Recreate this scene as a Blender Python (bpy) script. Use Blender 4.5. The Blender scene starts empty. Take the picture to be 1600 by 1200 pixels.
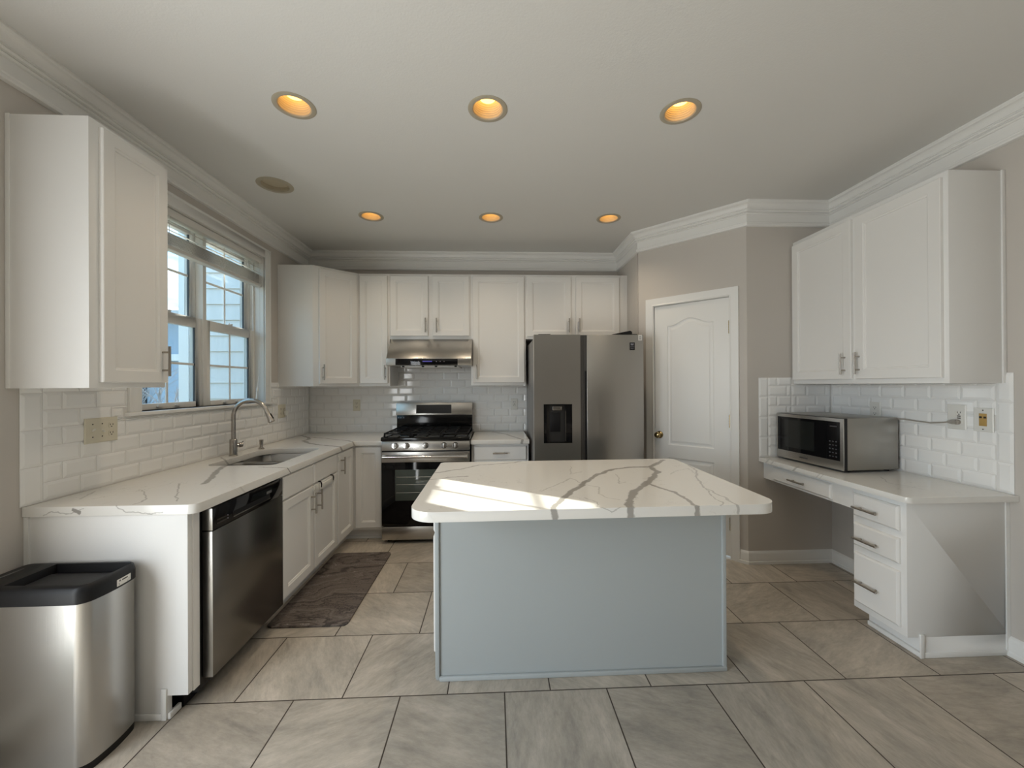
import bpy, bmesh, math, random
from mathutils import Vector, Matrix

# ------------------------------------------------------------------ scene, camera, light
SC = bpy.context.scene
COL = SC.collection
R = math.radians
H = 1.3686                                   # eye height


def make_camera():
    cam = bpy.data.cameras.new('camera')
    cam.sensor_fit = 'HORIZONTAL'
    cam.sensor_width = 36.0
    cam.lens = 626.753 / 1600 * 36.0
    cam.clip_start = 0.02
    o = bpy.data.objects.new('camera', cam)
    COL.objects.link(o)
    y, p, r = R(2.48685), R(0.12616), R(-0.29785)
    xc = Vector((math.cos(y), -math.sin(y), 0))
    dh = Vector((math.sin(y), math.cos(y), 0))
    zc = Vector((0, 0, 1)) * math.cos(p) - dh * math.sin(p)
    dc = dh * math.cos(p) + Vector((0, 0, 1)) * math.sin(p)
    right = xc * math.cos(r) + zc * math.sin(r)
    up = zc * math.cos(r) - xc * math.sin(r)
    m = Matrix((right, up, -dc)).transposed().to_4x4()
    m.translation = (0, 0, H)
    o.matrix_world = m
    SC.camera = o


make_camera()

SKY = 2.4            # sky brightness
DAYLIGHT = 66.0       # daylight entering by the patio door beside the camera
SUN = 15.0


def make_world():
    w = bpy.data.worlds.new('world')
    SC.world = w
    w.use_nodes = True
    nt = w.node_tree
    nt.nodes.clear()
    N = nt.nodes.new
    L = nt.links.new
    out = N('ShaderNodeOutputWorld')
    bg = N('ShaderNodeBackground')
    tc = N('ShaderNodeTexCoord')
    sep = N('ShaderNodeSeparateXYZ')
    L(tc.outputs['Generated'], sep.inputs[0])
    ramp = N('ShaderNodeValToRGB')
    e = ramp.color_ramp.elements
    e[0].position, e[0].color = 0.49, (0.22, 0.21, 0.19, 1)
    e[1].position, e[1].color = 0.505, (0.75, 0.92, 1.05, 1)
    for pos, c in ((0.56, (0.42, 0.78, 1.05, 1)), (0.66, (0.30, 0.66, 1.0, 1)), (1.0, (0.22, 0.5, 0.95, 1))):
        q = ramp.color_ramp.elements.new(pos)
        q.color = c
    mr = N('ShaderNodeMapRange')
    mr.inputs['From Min'].default_value = -1
    L(sep.outputs[2], mr.inputs[0])
    L(mr.outputs[0], ramp.inputs[0])
    # clouds
    mp = N('ShaderNodeMapping')
    mp.inputs['Scale'].default_value = (2.2, 2.2, 7.0)
    L(tc.outputs['Generated'], mp.inputs[0])
    no = N('ShaderNodeTexNoise')
    no.inputs['Scale'].default_value = 1.6
    no.inputs['Detail'].default_value = 6
    L(mp.outputs[0], no.inputs['Vector'])
    cr = N('ShaderNodeMapRange')
    cr.inputs['From Min'].default_value = 0.50
    cr.inputs['From Max'].default_value = 0.72
    L(no.outputs['Fac'], cr.inputs[0])
    up = N('ShaderNodeMath')
    up.operation = 'GREATER_THAN'
    up.inputs[1].default_value = 0.0
    L(sep.outputs[2], up.inputs[0])
    cm = N('ShaderNodeMath')
    cm.operation = 'MULTIPLY'
    L(cr.outputs[0], cm.inputs[0])
    L(up.outputs[0], cm.inputs[1])
    mix = N('ShaderNodeMix')
    mix.data_type = 'RGBA'
    L(cm.outputs[0], mix.inputs[0])
    L(ramp.outputs[0], mix.inputs[6])
    mix.inputs[7].default_value = (1.05, 1.05, 1.05, 1)
    L(mix.outputs[2], bg.inputs['Color'])
    bg.inputs['Strength'].default_value = SKY
    L(bg.outputs[0], out.inputs[0])
    w.cycles.sampling_method = 'MANUAL'
    w.cycles.sample_map_resolution = 512


make_world()


def make_sun():
    s = bpy.data.lights.new('sun', 'SUN')
    s.energy = SUN
    s.angle = R(0.53)
    s.color = (1.0, 0.95, 0.86)
    o = bpy.data.objects.new('sun', s)
    COL.objects.link(o)
    el = R(24.3)
    k = math.hypot(1, 0.70)
    d = Vector((math.cos(el) / k, -0.70 * math.cos(el) / k, -math.sin(el)))
    o.rotation_euler = d.to_track_quat('-Z', 'Y').to_euler()
    o.location = -d * 20 + Vector((0, 0, 1))


make_sun()


def make_daylight():
    a = bpy.data.lights.new('daylight', 'AREA')
    a.shape = 'RECTANGLE'
    a.size, a.size_y = 1.8, 2.0
    a.energy = DAYLIGHT
    a.color = (0.97, 0.985, 1.0)
    o = bpy.data.objects.new('daylight', a)
    COL.objects.link(o)
    o.location = (-1.906 - 0.03, 0.0, 1.06)     # in the opening of the patio door
    o.rotation_euler = Vector((1, 0, 0)).to_track_quat('-Z', 'Z').to_euler()


make_daylight()

SC.view_settings.view_transform = 'Standard'
SC.view_settings.look = 'None'
SC.view_settings.gamma = 1.0
SC.view_settings.use_curve_mapping = False
SC.view_settings.exposure = 0.1
SC.cycles.use_denoising = True
SC.cycles.max_bounces = 12
SC.cycles.diffuse_bounces = 6
SC.cycles.glossy_bounces = 5
SC.cycles.transparent_max_bounces = 16
SC.cycles.sample_clamp_indirect = 6.0
SC.cycles.caustics_reflective = False
SC.cycles.caustics_refractive = False

# ------------------------------------------------------------------ measures of the room
XL, YD, XR = -1.906, 4.2025, 2.578           # left, back and right wall
YR = -6.5                                    # rear wall behind the camera
ZC = 2.74                                    # ceiling
A = Vector((1.311, 3.592, 0))                # the pantry corner's two outer corners
B = Vector((1.919, 2.968, 0))
ZT = 0.885                                   # counter top
ZD = 0.809                                   # desk top
UB, UT = 1.365, 2.439                        # upper cabinets


# ------------------------------------------------------------------ materials
def new_mat(name):
    m = bpy.data.materials.new(name)
    m.use_nodes = True
    nt = m.node_tree
    return m, nt, nt.nodes['Principled BSDF']


def pbr(name, col, rough=0.5, metal=0.0, bump=None, spec=None, var=None, coat=0.0):
    """plain material; bump = (scale, strength, (sx,sy,sz)); var = (scale, amount) tone variation"""
    m, nt, b = new_mat(name)
    N, L = nt.nodes.new, nt.links.new
    b.inputs['Base Color'].default_value = (*col, 1)
    b.inputs['Roughness'].default_value = rough
    b.inputs['Metallic'].default_value = metal
    if spec is not None:
        b.inputs['Specular IOR Level'].default_value = spec
    if coat:
        b.inputs['Coat Weight'].default_value = coat
    geo = N('ShaderNodeNewGeometry')
    if var:
        no = N('ShaderNodeTexNoise')
        no.inputs['Scale'].default_value = var[0]
        no.inputs['Detail'].default_value = 4
        L(geo.outputs['Position'], no.inputs['Vector'])
        mx = N('ShaderNodeMix')
        mx.data_type = 'RGBA'
        L(no.outputs['Fac'], mx.inputs[0])
        mx.inputs[6].default_value = (*[c * (1 - var[1]) for c in col], 1)
        mx.inputs[7].default_value = (*[min(1, c * (1 + var[1])) for c in col], 1)
        L(mx.outputs[2], b.inputs['Base Color'])
    if bump:
        sc, stg, st = bump
        mp = N('ShaderNodeMapping')
        mp.inputs['Scale'].default_value = st
        L(geo.outputs['Position'], mp.inputs[0])
        no = N('ShaderNodeTexNoise')
        no.inputs['Scale'].default_value = sc
        no.inputs['Detail'].default_value = 3
        L(mp.outputs[0], no.inputs['Vector'])
        bp = N('ShaderNodeBump')
        bp.inputs['Strength'].default_value = stg
        bp.inputs['Distance'].default_value = 0.002
        L(no.outputs['Fac'], bp.inputs['Height'])
        L(bp.outputs[0], b.inputs['Normal'])
    return m


def steel(name, col, rough, axis, bump=0.10):
    st = [260.0, 260.0, 260.0]
    st['xyz'.index(axis)] = 3.0
    return pbr(name, col, rough, 1.0, bump=(1.0, bump, tuple(st)))


def emit(name, col, s):
    m, nt, b = new_mat(name)
    b.inputs['Base Color'].default_value = (0.02, 0.02, 0.02, 1)
    b.inputs['Emission Color'].default_value = (*col, 1)
    b.inputs['Emission Strength'].default_value = s
    return m


def glass_mat(name, tint=(0.96, 0.98, 0.97)):
    m = bpy.data.materials.new(name)
    m.use_nodes = True
    nt = m.node_tree
    nt.nodes.clear()
    N, L = nt.nodes.new, nt.links.new
    out = N('ShaderNodeOutputMaterial')
    tr = N('ShaderNodeBsdfTransparent')
    tr.inputs[0].default_value = (*tint, 1)
    gl = N('ShaderNodeBsdfGlossy')
    gl.inputs['Roughness'].default_value = 0.01
    lw = N('ShaderNodeLayerWeight')
    lw.inputs[0].default_value = 0.5
    pw = N('ShaderNodeMath')
    pw.operation = 'POWER'
    pw.inputs[1].default_value = 4.0
    L(lw.outputs['Facing'], pw.inputs[0])
    fr = N('ShaderNodeMath')
    fr.operation = 'MULTIPLY_ADD'
    fr.inputs[1].default_value = 0.7
    fr.inputs[2].default_value = 0.02
    L(pw.outputs[0], fr.inputs[0])
    mx = N('ShaderNodeMixShader')
    L(fr.outputs[0], mx.inputs[0])
    L(tr.outputs[0], mx.inputs[1])
    L(gl.outputs[0], mx.inputs[2])
    L(mx.outputs[0], out.inputs[0])
    return m


def quartz(name, veins, zref, fine=1.0):
    """white quartz; veins = list of (half width, strength, [(x, y), ...]) drawn along measured lines"""
    m, nt, b = new_mat(name)
    N, L = nt.nodes.new, nt.links.new
    geo = N('ShaderNodeNewGeometry')
    sep = N('ShaderNodeSeparateXYZ')
    L(geo.outputs['Position'], sep.inputs[0])
    # unroll the edge: lower points continue the pattern of the top
    zz = N('ShaderNodeMath')
    zz.operation = 'ADD'
    L(sep.outputs[1], zz.inputs[0])
    dz = N('ShaderNodeMath')
    dz.operation = 'SUBTRACT'
    L(sep.outputs[2], dz.inputs[0])
    dz.inputs[1].default_value = zref
    L(dz.outputs[0], zz.inputs[1])
    cb = N('ShaderNodeCombineXYZ')
    L(sep.outputs[0], cb.inputs[0])
    L(zz.outputs[0], cb.inputs[1])

    def warp(src, scale, amp):
        no = N('ShaderNodeTexNoise')
        no.inputs['Scale'].default_value = scale
        no.inputs['Detail'].default_value = 2
        L(src, no.inputs['Vector'])
        sb = N('ShaderNodeVectorMath')
        sb.operation = 'SUBTRACT'
        L(no.outputs['Color'], sb.inputs[0])
        sb.inputs[1].default_value = (0.5, 0.5, 0.5)
        ml = N('ShaderNodeVectorMath')
        ml.operation = 'MULTIPLY'
        L(sb.outputs[0], ml.inputs[0])
        ml.inputs[1].default_value = (amp, amp, 0)
        ad = N('ShaderNodeVectorMath')
        ad.operation = 'ADD'
        L(src, ad.inputs[0])
        L(ml.outputs[0], ad.inputs[1])
        return ad.outputs[0]
    p = warp(warp(cb.outputs[0], 14, 0.035), 70, 0.012)
    acc = None
    for hw, stren, pts in veins:
        part = None
        for (ax, ay), (bx, by) in zip(pts[:-1], pts[1:]):
            dx, dy = bx - ax, by - ay
            l2 = dx * dx + dy * dy
            pa = N('ShaderNodeVectorMath')
            pa.operation = 'SUBTRACT'
            L(p, pa.inputs[0])
            pa.inputs[1].default_value = (ax, ay, 0)
            dt = N('ShaderNodeVectorMath')
            dt.operation = 'DOT_PRODUCT'
            L(pa.outputs[0], dt.inputs[0])
            dt.inputs[1].default_value = (dx / l2, dy / l2, 0)
            hh = N('ShaderNodeClamp')
            L(dt.outputs['Value'], hh.inputs[0])
            scl = N('ShaderNodeVectorMath')
            scl.operation = 'SCALE'
            scl.inputs[0].default_value = (dx, dy, 0)
            L(hh.outputs[0], scl.inputs['Scale'])
            ds = N('ShaderNodeVectorMath')
            ds.operation = 'DISTANCE'
            L(pa.outputs[0], ds.inputs[0])
            L(scl.outputs[0], ds.inputs[1])
            if part is None:
                part = ds.outputs['Value']
            else:
                mn = N('ShaderNodeMath')
                mn.operation = 'MINIMUM'
                L(part, mn.inputs[0])
                L(ds.outputs['Value'], mn.inputs[1])
                part = mn.outputs[0]
        mr = N('ShaderNodeMapRange')
        mr.inputs['From Min'].default_value = hw
        mr.inputs['From Max'].default_value = hw * 0.62
        mr.inputs['To Min'].default_value = 0
        mr.inputs['To Max'].default_value = stren
        L(part, mr.inputs[0])
        if acc is None:
            acc = mr.outputs[0]
        else:
            mxm = N('ShaderNodeMath')
            mxm.operation = 'MAXIMUM'
            L(acc, mxm.inputs[0])
            L(mr.outputs[0], mxm.inputs[1])
            acc = mxm.outputs[0]
    # faint hair veins
    no = N('ShaderNodeTexNoise')
    no.inputs['Scale'].default_value = 5.5
    no.inputs['Detail'].default_value = 5
    no.inputs['Distortion'].default_value = 0.6
    L(p, no.inputs['Vector'])
    ab = N('ShaderNodeMath')
    ab.operation = 'SUBTRACT'
    L(no.outputs['Fac'], ab.inputs[0])
    ab.inputs[1].default_value = 0.5
    ab2 = N('ShaderNodeMath')
    ab2.operation = 'ABSOLUTE'
    L(ab.outputs[0], ab2.inputs[0])
    fr = N('ShaderNodeMapRange')
    fr.inputs['From Min'].default_value = 0.006
    fr.inputs['From Max'].default_value = 0.0
    fr.inputs['To Max'].default_value = 0.45 * fine
    L(ab2.outputs[0], fr.inputs[0])
    n2 = N('ShaderNodeTexNoise')
    n2.inputs['Scale'].default_value = 3.2
    L(cb.outputs[0], n2.inputs['Vector'])
    f2 = N('ShaderNodeMapRange')
    f2.inputs['From Min'].default_value = 0.52
    f2.inputs['From Max'].default_value = 0.66
    L(n2.outputs['Fac'], f2.inputs[0])
    fm = N('ShaderNodeMath')
    fm.operation = 'MULTIPLY'
    L(fr.outputs[0], fm.inputs[0])
    L(f2.outputs[0], fm.inputs[1])
    if acc is not None:
        mxm = N('ShaderNodeMath')
        mxm.operation = 'MAXIMUM'
        L(acc, mxm.inputs[0])
        L(fm.outputs[0], mxm.inputs[1])
        acc = mxm.outputs[0]
    else:
        acc = fm.outputs[0]
    mx = N('ShaderNodeMix')
    mx.data_type = 'RGBA'
    L(acc, mx.inputs[0])
    mx.inputs[6].default_value = (0.76, 0.745, 0.71, 1)
    mx.inputs[7].default_value = (0.22, 0.205, 0.185, 1)
    L(mx.outputs[2], b.inputs['Base Color'])
    b.inputs['Roughness'].default_value = 0.12
    b.inputs['Specular IOR Level'].default_value = 0.5
    return m


def floor_mat():
    m, nt, b = new_mat('stone_floor_tiles')
    N, L = nt.nodes.new, nt.links.new

    def mth(op, a, c=None, **k):
        n = N('ShaderNodeMath')
        n.operation = op
        for i, v in enumerate((a, c)):
            if v is None:
                continue
            if isinstance(v, (int, float)):
                n.inputs[i].default_value = v
            else:
                L(v, n.inputs[i])
        return n.outputs[0]
    geo = N('ShaderNodeNewGeometry')
    sep = N('ShaderNodeSeparateXYZ')
    L(geo.outputs['Position'], sep.inputs[0])
    v = mth('DIVIDE', mth('SUBTRACT', sep.outputs[1], 1.79), 0.4465)
    row = mth('FLOOR', v)
    even = mth('SUBTRACT', 1.0, mth('FLOORED_MODULO', row, 2.0))
    xo = mth('ADD', mth('MULTIPLY', even, 0.2055), 0.0375)
    u = mth('DIVIDE', mth('SUBTRACT', sep.outputs[0], xo), 0.459)
    cell = mth('FLOOR', u)
    fu, fv = mth('FRACT', u), mth('FRACT', v)
    eu = mth('MULTIPLY', mth('MINIMUM', fu, mth('SUBTRACT', 1.0, fu)), 0.459)
    ev = mth('MULTIPLY', mth('MINIMUM', fv, mth('SUBTRACT', 1.0, fv)), 0.4465)
    edge = mth('MINIMUM', eu, ev)
    gr = N('ShaderNodeMapRange')
    gr.inputs['From Min'].default_value = 0.0033
    gr.inputs['From Max'].default_value = 0.0022
    L(edge, gr.inputs[0])
    cid = N('ShaderNodeCombineXYZ')
    L(cell, cid.inputs[0])
    L(row, cid.inputs[1])
    wn = N('ShaderNodeTexWhiteNoise')
    wn.noise_dimensions = '3D'
    L(cid.outputs[0], wn.inputs['Vector'])
    off = N('ShaderNodeVectorMath')
    off.operation = 'SCALE'
    off.inputs['Scale'].default_value = 17.0
    L(wn.outputs['Color'], off.inputs[0])
    ad = N('ShaderNodeVectorMath')
    ad.operation = 'ADD'
    L(geo.outputs['Position'], ad.inputs[0])
    L(off.outputs[0], ad.inputs[1])
    rot = N('ShaderNodeVectorRotate')
    rot.rotation_type = 'Z_AXIS'
    L(ad.outputs[0], rot.inputs['Vector'])
    L(mth('MULTIPLY', wn.outputs['Value'], 6.28), rot.inputs['Angle'])
    mp = N('ShaderNodeMapping')
    mp.inputs['Scale'].default_value = (1.0, 2.6, 1.0)
    L(rot.outputs[0], mp.inputs[0])
    n1 = N('ShaderNodeTexNoise')
    n1.inputs['Scale'].default_value = 3.4
    n1.inputs['Detail'].default_value = 12
    n1.inputs['Roughness'].default_value = 0.62
    n1.inputs['Distortion'].default_value = 0.35
    L(mp.outputs[0], n1.inputs['Vector'])
    rp = N('ShaderNodeValToRGB')
    e = rp.color_ramp.elements
    e[0].position, e[0].color = 0.30, (0.33, 0.30, 0.258, 1)
    e[1].position, e[1].color = 0.72, (0.55, 0.49, 0.42, 1)
    for pos, c in ((0.40, (0.395, 0.357, 0.304, 1)), (0.48, (0.425, 0.382, 0.322, 1)), (0.56, (0.46, 0.413, 0.35, 1))):
        rp.color_ramp.elements.new(pos).color = c
    L(n1.outputs['Fac'], rp.inputs[0])
    # fine grain
    n2 = N('ShaderNodeTexNoise')
    n2.inputs['Scale'].default_value = 9
    n2.inputs['Detail'].default_value = 10
    n2.inputs['Roughness'].default_value = 0.75
    mp2 = N('ShaderNodeMapping')
    mp2.inputs['Scale'].default_value = (1.6, 5.0, 1.0)
    L(rot.outputs[0], mp2.inputs[0])
    L(mp2.outputs[0], n2.inputs['Vector'])
    g2 = mth('ADD', mth('MULTIPLY', n2.outputs['Fac'], 0.95), 0.56)
    tone = mth('ADD', mth('MULTIPLY', wn.outputs['Value'], 0.30), 0.84)
    # split slate edges
    n3 = N('ShaderNodeTexNoise')
    n3.inputs['Scale'].default_value = 1.5
    n3.inputs['Detail'].default_value = 7
    L(mp.outputs[0], n3.inputs['Vector'])
    cr = N('ShaderNodeMapRange')
    cr.inputs['From Min'].default_value = 0.012
    cr.inputs['From Max'].default_value = 0.0
    cr.inputs['To Max'].default_value = 0.10
    L(mth('ABSOLUTE', mth('SUBTRACT', n3.outputs['Fac'], 0.44)), cr.inputs[0])
    fac = mth('MULTIPLY', mth('MULTIPLY', g2, tone), mth('SUBTRACT', 1.0, cr.outputs[0]))
    mu = N('ShaderNodeVectorMath')
    mu.operation = 'SCALE'
    L(rp.outputs[0], mu.inputs[0])
    L(fac, mu.inputs['Scale'])
    mx = N('ShaderNodeMix')
    mx.data_type = 'RGBA'
    L(gr.outputs[0], mx.inputs[0])
    L(mu.outputs[0], mx.inputs[6])
    mx.inputs[7].default_value = (0.055, 0.042, 0.032, 1)
    L(mx.outputs[2], b.inputs['Base Color'])
    b.inputs['Roughness'].default_value = 0.5
    b.inputs['Specular IOR Level'].default_value = 0.35
    hs = mth('SUBTRACT', mth('ADD', mth('MULTIPLY', n1.outputs['Fac'], 0.6), mth('MULTIPLY', n2.outputs['Fac'], 0.25)), gr.outputs[0])
    bp = N('ShaderNodeBump')
    bp.inputs['Strength'].default_value = 0.35
    bp.inputs['Distance'].default_value = 0.004
    L(hs, bp.inputs['Height'])
    L(bp.outputs[0], b.inputs['Normal'])
    return m


def agate_mat():
    m, nt, b = new_mat('agate_print_mat')
    N, L = nt.nodes.new, nt.links.new
    geo = N('ShaderNodeNewGeometry')
    mp = N('ShaderNodeMapping')
    mp.inputs['Rotation'].default_value = (0, 0, R(-24))
    mp.inputs['Scale'].default_value = (0.8, 1.6, 1)
    L(geo.outputs['Position'], mp.inputs[0])
    n0 = N('ShaderNodeTexNoise')
    n0.inputs['Scale'].default_value = 2.6
    n0.inputs['Detail'].default_value = 4
    n0.inputs['Distortion'].default_value = 0.3
    L(mp.outputs[0], n0.inputs['Vector'])
    sep = N('ShaderNodeSeparateXYZ')
    L(mp.outputs[0], sep.inputs[0])
    sm = N('ShaderNodeMath')
    sm.operation = 'MULTIPLY_ADD'
    L(n0.outputs['Fac'], sm.inputs[0])
    sm.inputs[1].default_value = 1.7
    L(sep.outputs[1], sm.inputs[2])
    cb = N('ShaderNodeCombineXYZ')
    L(sm.outputs[0], cb.inputs[0])
    n1 = N('ShaderNodeTexNoise')
    n1.inputs['Scale'].default_value = 8
    n1.inputs['Detail'].default_value = 4
    n1.inputs['Roughness'].default_value = 0.65
    L(cb.outputs[0], n1.inputs['Vector'])
    n2 = N('ShaderNodeTexNoise')
    n2.inputs['Scale'].default_value = 90
    L(geo.outputs['Position'], n2.inputs['Vector'])
    ad = N('ShaderNodeMath')
    ad.operation = 'MULTIPLY_ADD'
    L(n2.outputs['Fac'], ad.inputs[0])
    ad.inputs[1].default_value = 0.16
    L(n1.outputs['Fac'], ad.inputs[2])
    ct = N('ShaderNodeMapRange')
    ct.inputs['From Min'].default_value = 0.40
    ct.inputs['From Max'].default_value = 0.76
    L(ad.outputs[0], ct.inputs[0])
    rp = N('ShaderNodeValToRGB')
    e = rp.color_ramp.elements
    e[0].position, e[0].color = 0.10, (0.03, 0.026, 0.024, 1)
    e[1].position, e[1].color = 0.92, (0.50, 0.47, 0.45, 1)
    for pos, c in ((0.32, (0.065, 0.054, 0.049, 1)), (0.46, (0.15, 0.122, 0.106, 1)), (0.56, (0.12, 0.10, 0.09, 1)), (0.66, (0.20, 0.17, 0.152, 1)), (0.74, (0.13, 0.11, 0.10, 1))):
        rp.color_ramp.elements.new(pos).color = c
    L(ct.outputs[0], rp.inputs[0])
    L(rp.outputs[0], b.inputs['Base Color'])
    b.inputs['Roughness'].default_value = 0.75
    return m


def siding_mat(name, col, lap, z0, depth=0.4, vert=0.5):
    m, nt, b = new_mat(name)
    N, L = nt.nodes.new, nt.links.new
    geo = N('ShaderNodeNewGeometry')
    no = N('ShaderNodeTexNoise')
    no.inputs['Scale'].default_value = 6
    no.inputs['Detail'].default_value = 4
    mp = N('ShaderNodeMapping')
    mp.inputs['Scale'].default_value = (5, 5, 0.6)
    L(geo.outputs['Position'], mp.inputs[0])
    L(mp.outputs[0], no.inputs['Vector'])
    mx = N('ShaderNodeMix')
    mx.data_type = 'RGBA'
    L(no.outputs['Fac'], mx.inputs[0])
    mx.inputs[6].default_value = (*[c * 0.9 for c in col], 1)
    mx.inputs[7].default_value = (*[min(1, c * 1.08) for c in col], 1)
    L(mx.outputs[2], b.inputs['Base Color'])
    b.inputs['Roughness'].default_value = 0.7
    return m


ISLAND_VEINS = [
    (0.016, 0.75, [(1.074, 2.516), (0.983, 2.396), (0.9, 2.308), (0.792, 2.308), (0.67, 2.259), (0.547, 2.128), (0.436, 1.948), (0.335, 1.787), (0.274, 1.669), (0.222, 1.55), (0.235, 1.515)]),
    (0.019, 0.75, [(0.907, 2.286), (0.898, 2.182), (0.817, 2.044), (0.739, 1.928), (0.632, 1.791), (0.561, 1.652), (0.533, 1.581), (0.535, 1.52)]),
    (0.011, 0.75, [(0.739, 1.913), (0.773, 1.827), (0.803, 1.758), (0.806, 1.656), (0.792, 1.572), (0.805, 1.54), (0.80, 1.51)]),
    (0.010, 0.55, [(-0.346, 2.226), (-0.19, 2.325), (-0.105, 2.432), (0.021, 2.463), (0.118, 2.489), (0.171, 2.554)]),
    (0.008, 0.6, [(-0.335, 2.068), (-0.242, 2.12), (-0.148, 2.137)]),
    (0.006, 0.5, [(1.151, 2.344), (1.124, 2.2), (1.038, 2.018), (0.982, 1.862), (0.975, 1.769), (0.974, 1.665), (0.964, 1.583), (0.97, 1.53)]),
    (0.004, 0.5, [(0.97, 1.815), (0.952, 1.749), (0.92, 1.649), (0.93, 1.60), (0.90, 1.56)]),
    (0.004, 0.35, [(0.21, 1.817), (0.322, 1.955), (0.393, 2.06), (0.43, 1.922), (0.492, 1.869), (0.451, 1.759), (0.48, 1.695), (0.523, 1.654)]),
    (0.004, 0.3, [(0.45, 2.355), (0.404, 2.15), (0.48, 2.21)]),
    (0.004, 0.35, [(0.647, 2.134), (0.64, 2.044), (0.6, 1.937), (0.646, 1.96)]),
    (0.005, 0.3, [(0.945, 2.114), (1.024, 2.207), (1.098, 2.237), (1.076, 2.105)]),
    (0.003, 0.45, [(0.38, 1.70), (0.42, 1.63), (0.40, 1.57), (0.46, 1.53), (0.50, 1.56)]),
]
LEFT_VEINS = [
    (0.018, 0.75, [(-1.45, 2.065), (-1.488, 2.179), (-1.565, 2.309), (-1.637, 2.497)]),
    (0.006, 0.5, [(-1.865, 2.812), (-1.721, 2.654)]),
    (0.006, 0.8, [(-1.416, 2.463), (-1.325, 2.451), (-1.25, 2.43), (-1.20, 2.425)]),
    (0.004, 0.5, [(-1.343, 1.754), (-1.459, 1.91), (-1.574, 2.073)]),
    (0.004, 0.45, [(-1.489, 1.719), (-1.501, 1.804), (-1.597, 1.901), (-1.67, 1.96)]),
    (0.004, 0.35, [(-1.795, 1.813), (-1.835, 1.898), (-1.856, 1.935)]),
    (0.018, 0.7, [(-1.889, 3.996), (-1.761, 3.866), (-1.689, 3.731), (-1.685, 3.615), (-1.57, 3.46), (-1.467, 3.375), (-1.346, 3.3), (-1.23, 3.245)]),
    (0.012, 0.65, [(-1.738, 3.864), (-1.568, 3.776), (-1.44, 3.689), (-1.282, 3.583), (-1.22, 3.51)]),
    (0.010, 0.8, [(-1.70, 1.685), (-1.675, 1.672)]),
    (0.003, 0.5, [(-1.54, 1.70), (-1.50, 1.67), (-1.46, 1.675), (-1.40, 1.66), (-1.36, 1.67)]),
    (0.003, 0.45, [(-1.82, 1.665), (-1.79, 1.68), (-1.72, 1.665), (-1.66, 1.69)]),
]
RIGHT_VEINS = [
    (0.013, 0.7, [(-0.021, 4.137), (0.112, 3.933), (0.208, 3.64), (0.245, 3.547), (0.229, 3.45)]),
]
DESK_VEINS = [
    (0.008, 0.5, [(2.03, 2.60), (1.985, 2.575), (1.95, 2.57)]),
    (0.004, 0.3, [(2.02, 2.88), (1.985, 2.84), (2.01, 2.79)]),
    (0.004, 0.3, [(1.98, 2.42), (2.01, 2.38), (1.985, 2.33)]),
    (0.004, 0.3, [(2.3, 2.3), (2.2, 2.15), (2.25, 2.0)]),
]

M = {}
M['wall'] = pbr('wall_paint', (0.55, 0.515, 0.475), 0.72, bump=(180, 0.10, (1, 1, 1)))
M['ceiling'] = pbr('ceiling_paint', (0.68, 0.67, 0.645), 0.8, bump=(140, 0.30, (1, 1, 1)))
M['trim'] = pbr('white_trim_paint', (0.80, 0.795, 0.775), 0.38)
M['cabinet'] = pbr('white_cabinet_paint', (0.79, 0.78, 0.76), 0.36, bump=(160, 0.06, (1, 1, 1)))
M['panel'] = pbr('white_end_panel_paint', (0.79, 0.785, 0.77), 0.36, bump=(230, 0.10, (1, 1, 1)), spec=0.2)
M['inside'] = pbr('cabinet_shadow_gap', (0.10, 0.095, 0.09), 0.8)
M['island'] = pbr('blue_grey_island_paint', (0.40, 0.43, 0.435), 0.36, bump=(110, 0.05, (1, 1, 1)), spec=0.35)
M['tile'] = pbr('white_glazed_tile', (0.85, 0.85, 0.84), 0.07, bump=(9, 0.06, (1, 1, 1)))
M['grout'] = pbr('white_grout', (0.72, 0.71, 0.69), 0.8)
M['steel'] = steel('brushed_steel', (0.52, 0.50, 0.47), 0.26, 'x')
M['steel_v'] = steel('brushed_steel_upright', (0.52, 0.51, 0.49), 0.30, 'z', 0.06)
M['fridge'] = steel('grey_stainless', (0.47, 0.455, 0.43), 0.30, 'x', 0.06)
M['dark_steel'] = steel('darkened_steel', (0.22, 0.21, 0.195), 0.26, 'x', 0.05)  # on the dishwasher front, dark reflections are put into this colour
M['sink'] = steel('sink_steel', (0.30, 0.285, 0.265), 0.3, 'y', 0.08)
M['nickel'] = pbr('brushed_nickel', (0.42, 0.385, 0.34), 0.30, 1.0)
M['chrome'] = pbr('polished_chrome', (0.62, 0.61, 0.60), 0.12, 1.0)
M['faucet'] = pbr('stainless_faucet', (0.45, 0.42, 0.385), 0.25, 1.0)
M['brass'] = pbr('polished_brass', (0.46, 0.34, 0.16), 0.16, 1.0)
M['black'] = pbr('black_plastic', (0.008, 0.008, 0.009), 0.42, spec=0.3)
M['black_soft'] = pbr('black_ribbed_plastic', (0.014, 0.014, 0.015), 0.55, bump=(1.0, 0.25, (40, 320, 40)))
M['gloss_black'] = pbr('black_glass', (0.005, 0.005, 0.006), 0.05, spec=0.35)
M['enamel'] = pbr('black_enamel', (0.006, 0.006, 0.006), 0.12, spec=0.35)
M['iron'] = pbr('cast_iron', (0.008, 0.008, 0.008), 0.5, spec=0.2)
M['window_dark'] = pbr('oven_window', (0.075, 0.09, 0.08), 0.06)
M['ivory'] = pbr('ivory_plastic', (0.66, 0.62, 0.50), 0.35)
M['white_plastic'] = pbr('white_plastic', (0.74, 0.73, 0.69), 0.35)
M['tan_plastic'] = pbr('tan_plastic', (0.46, 0.30, 0.10), 0.4)
M['cord'] = pbr('grey_cord', (0.36, 0.33, 0.29), 0.5)
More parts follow.
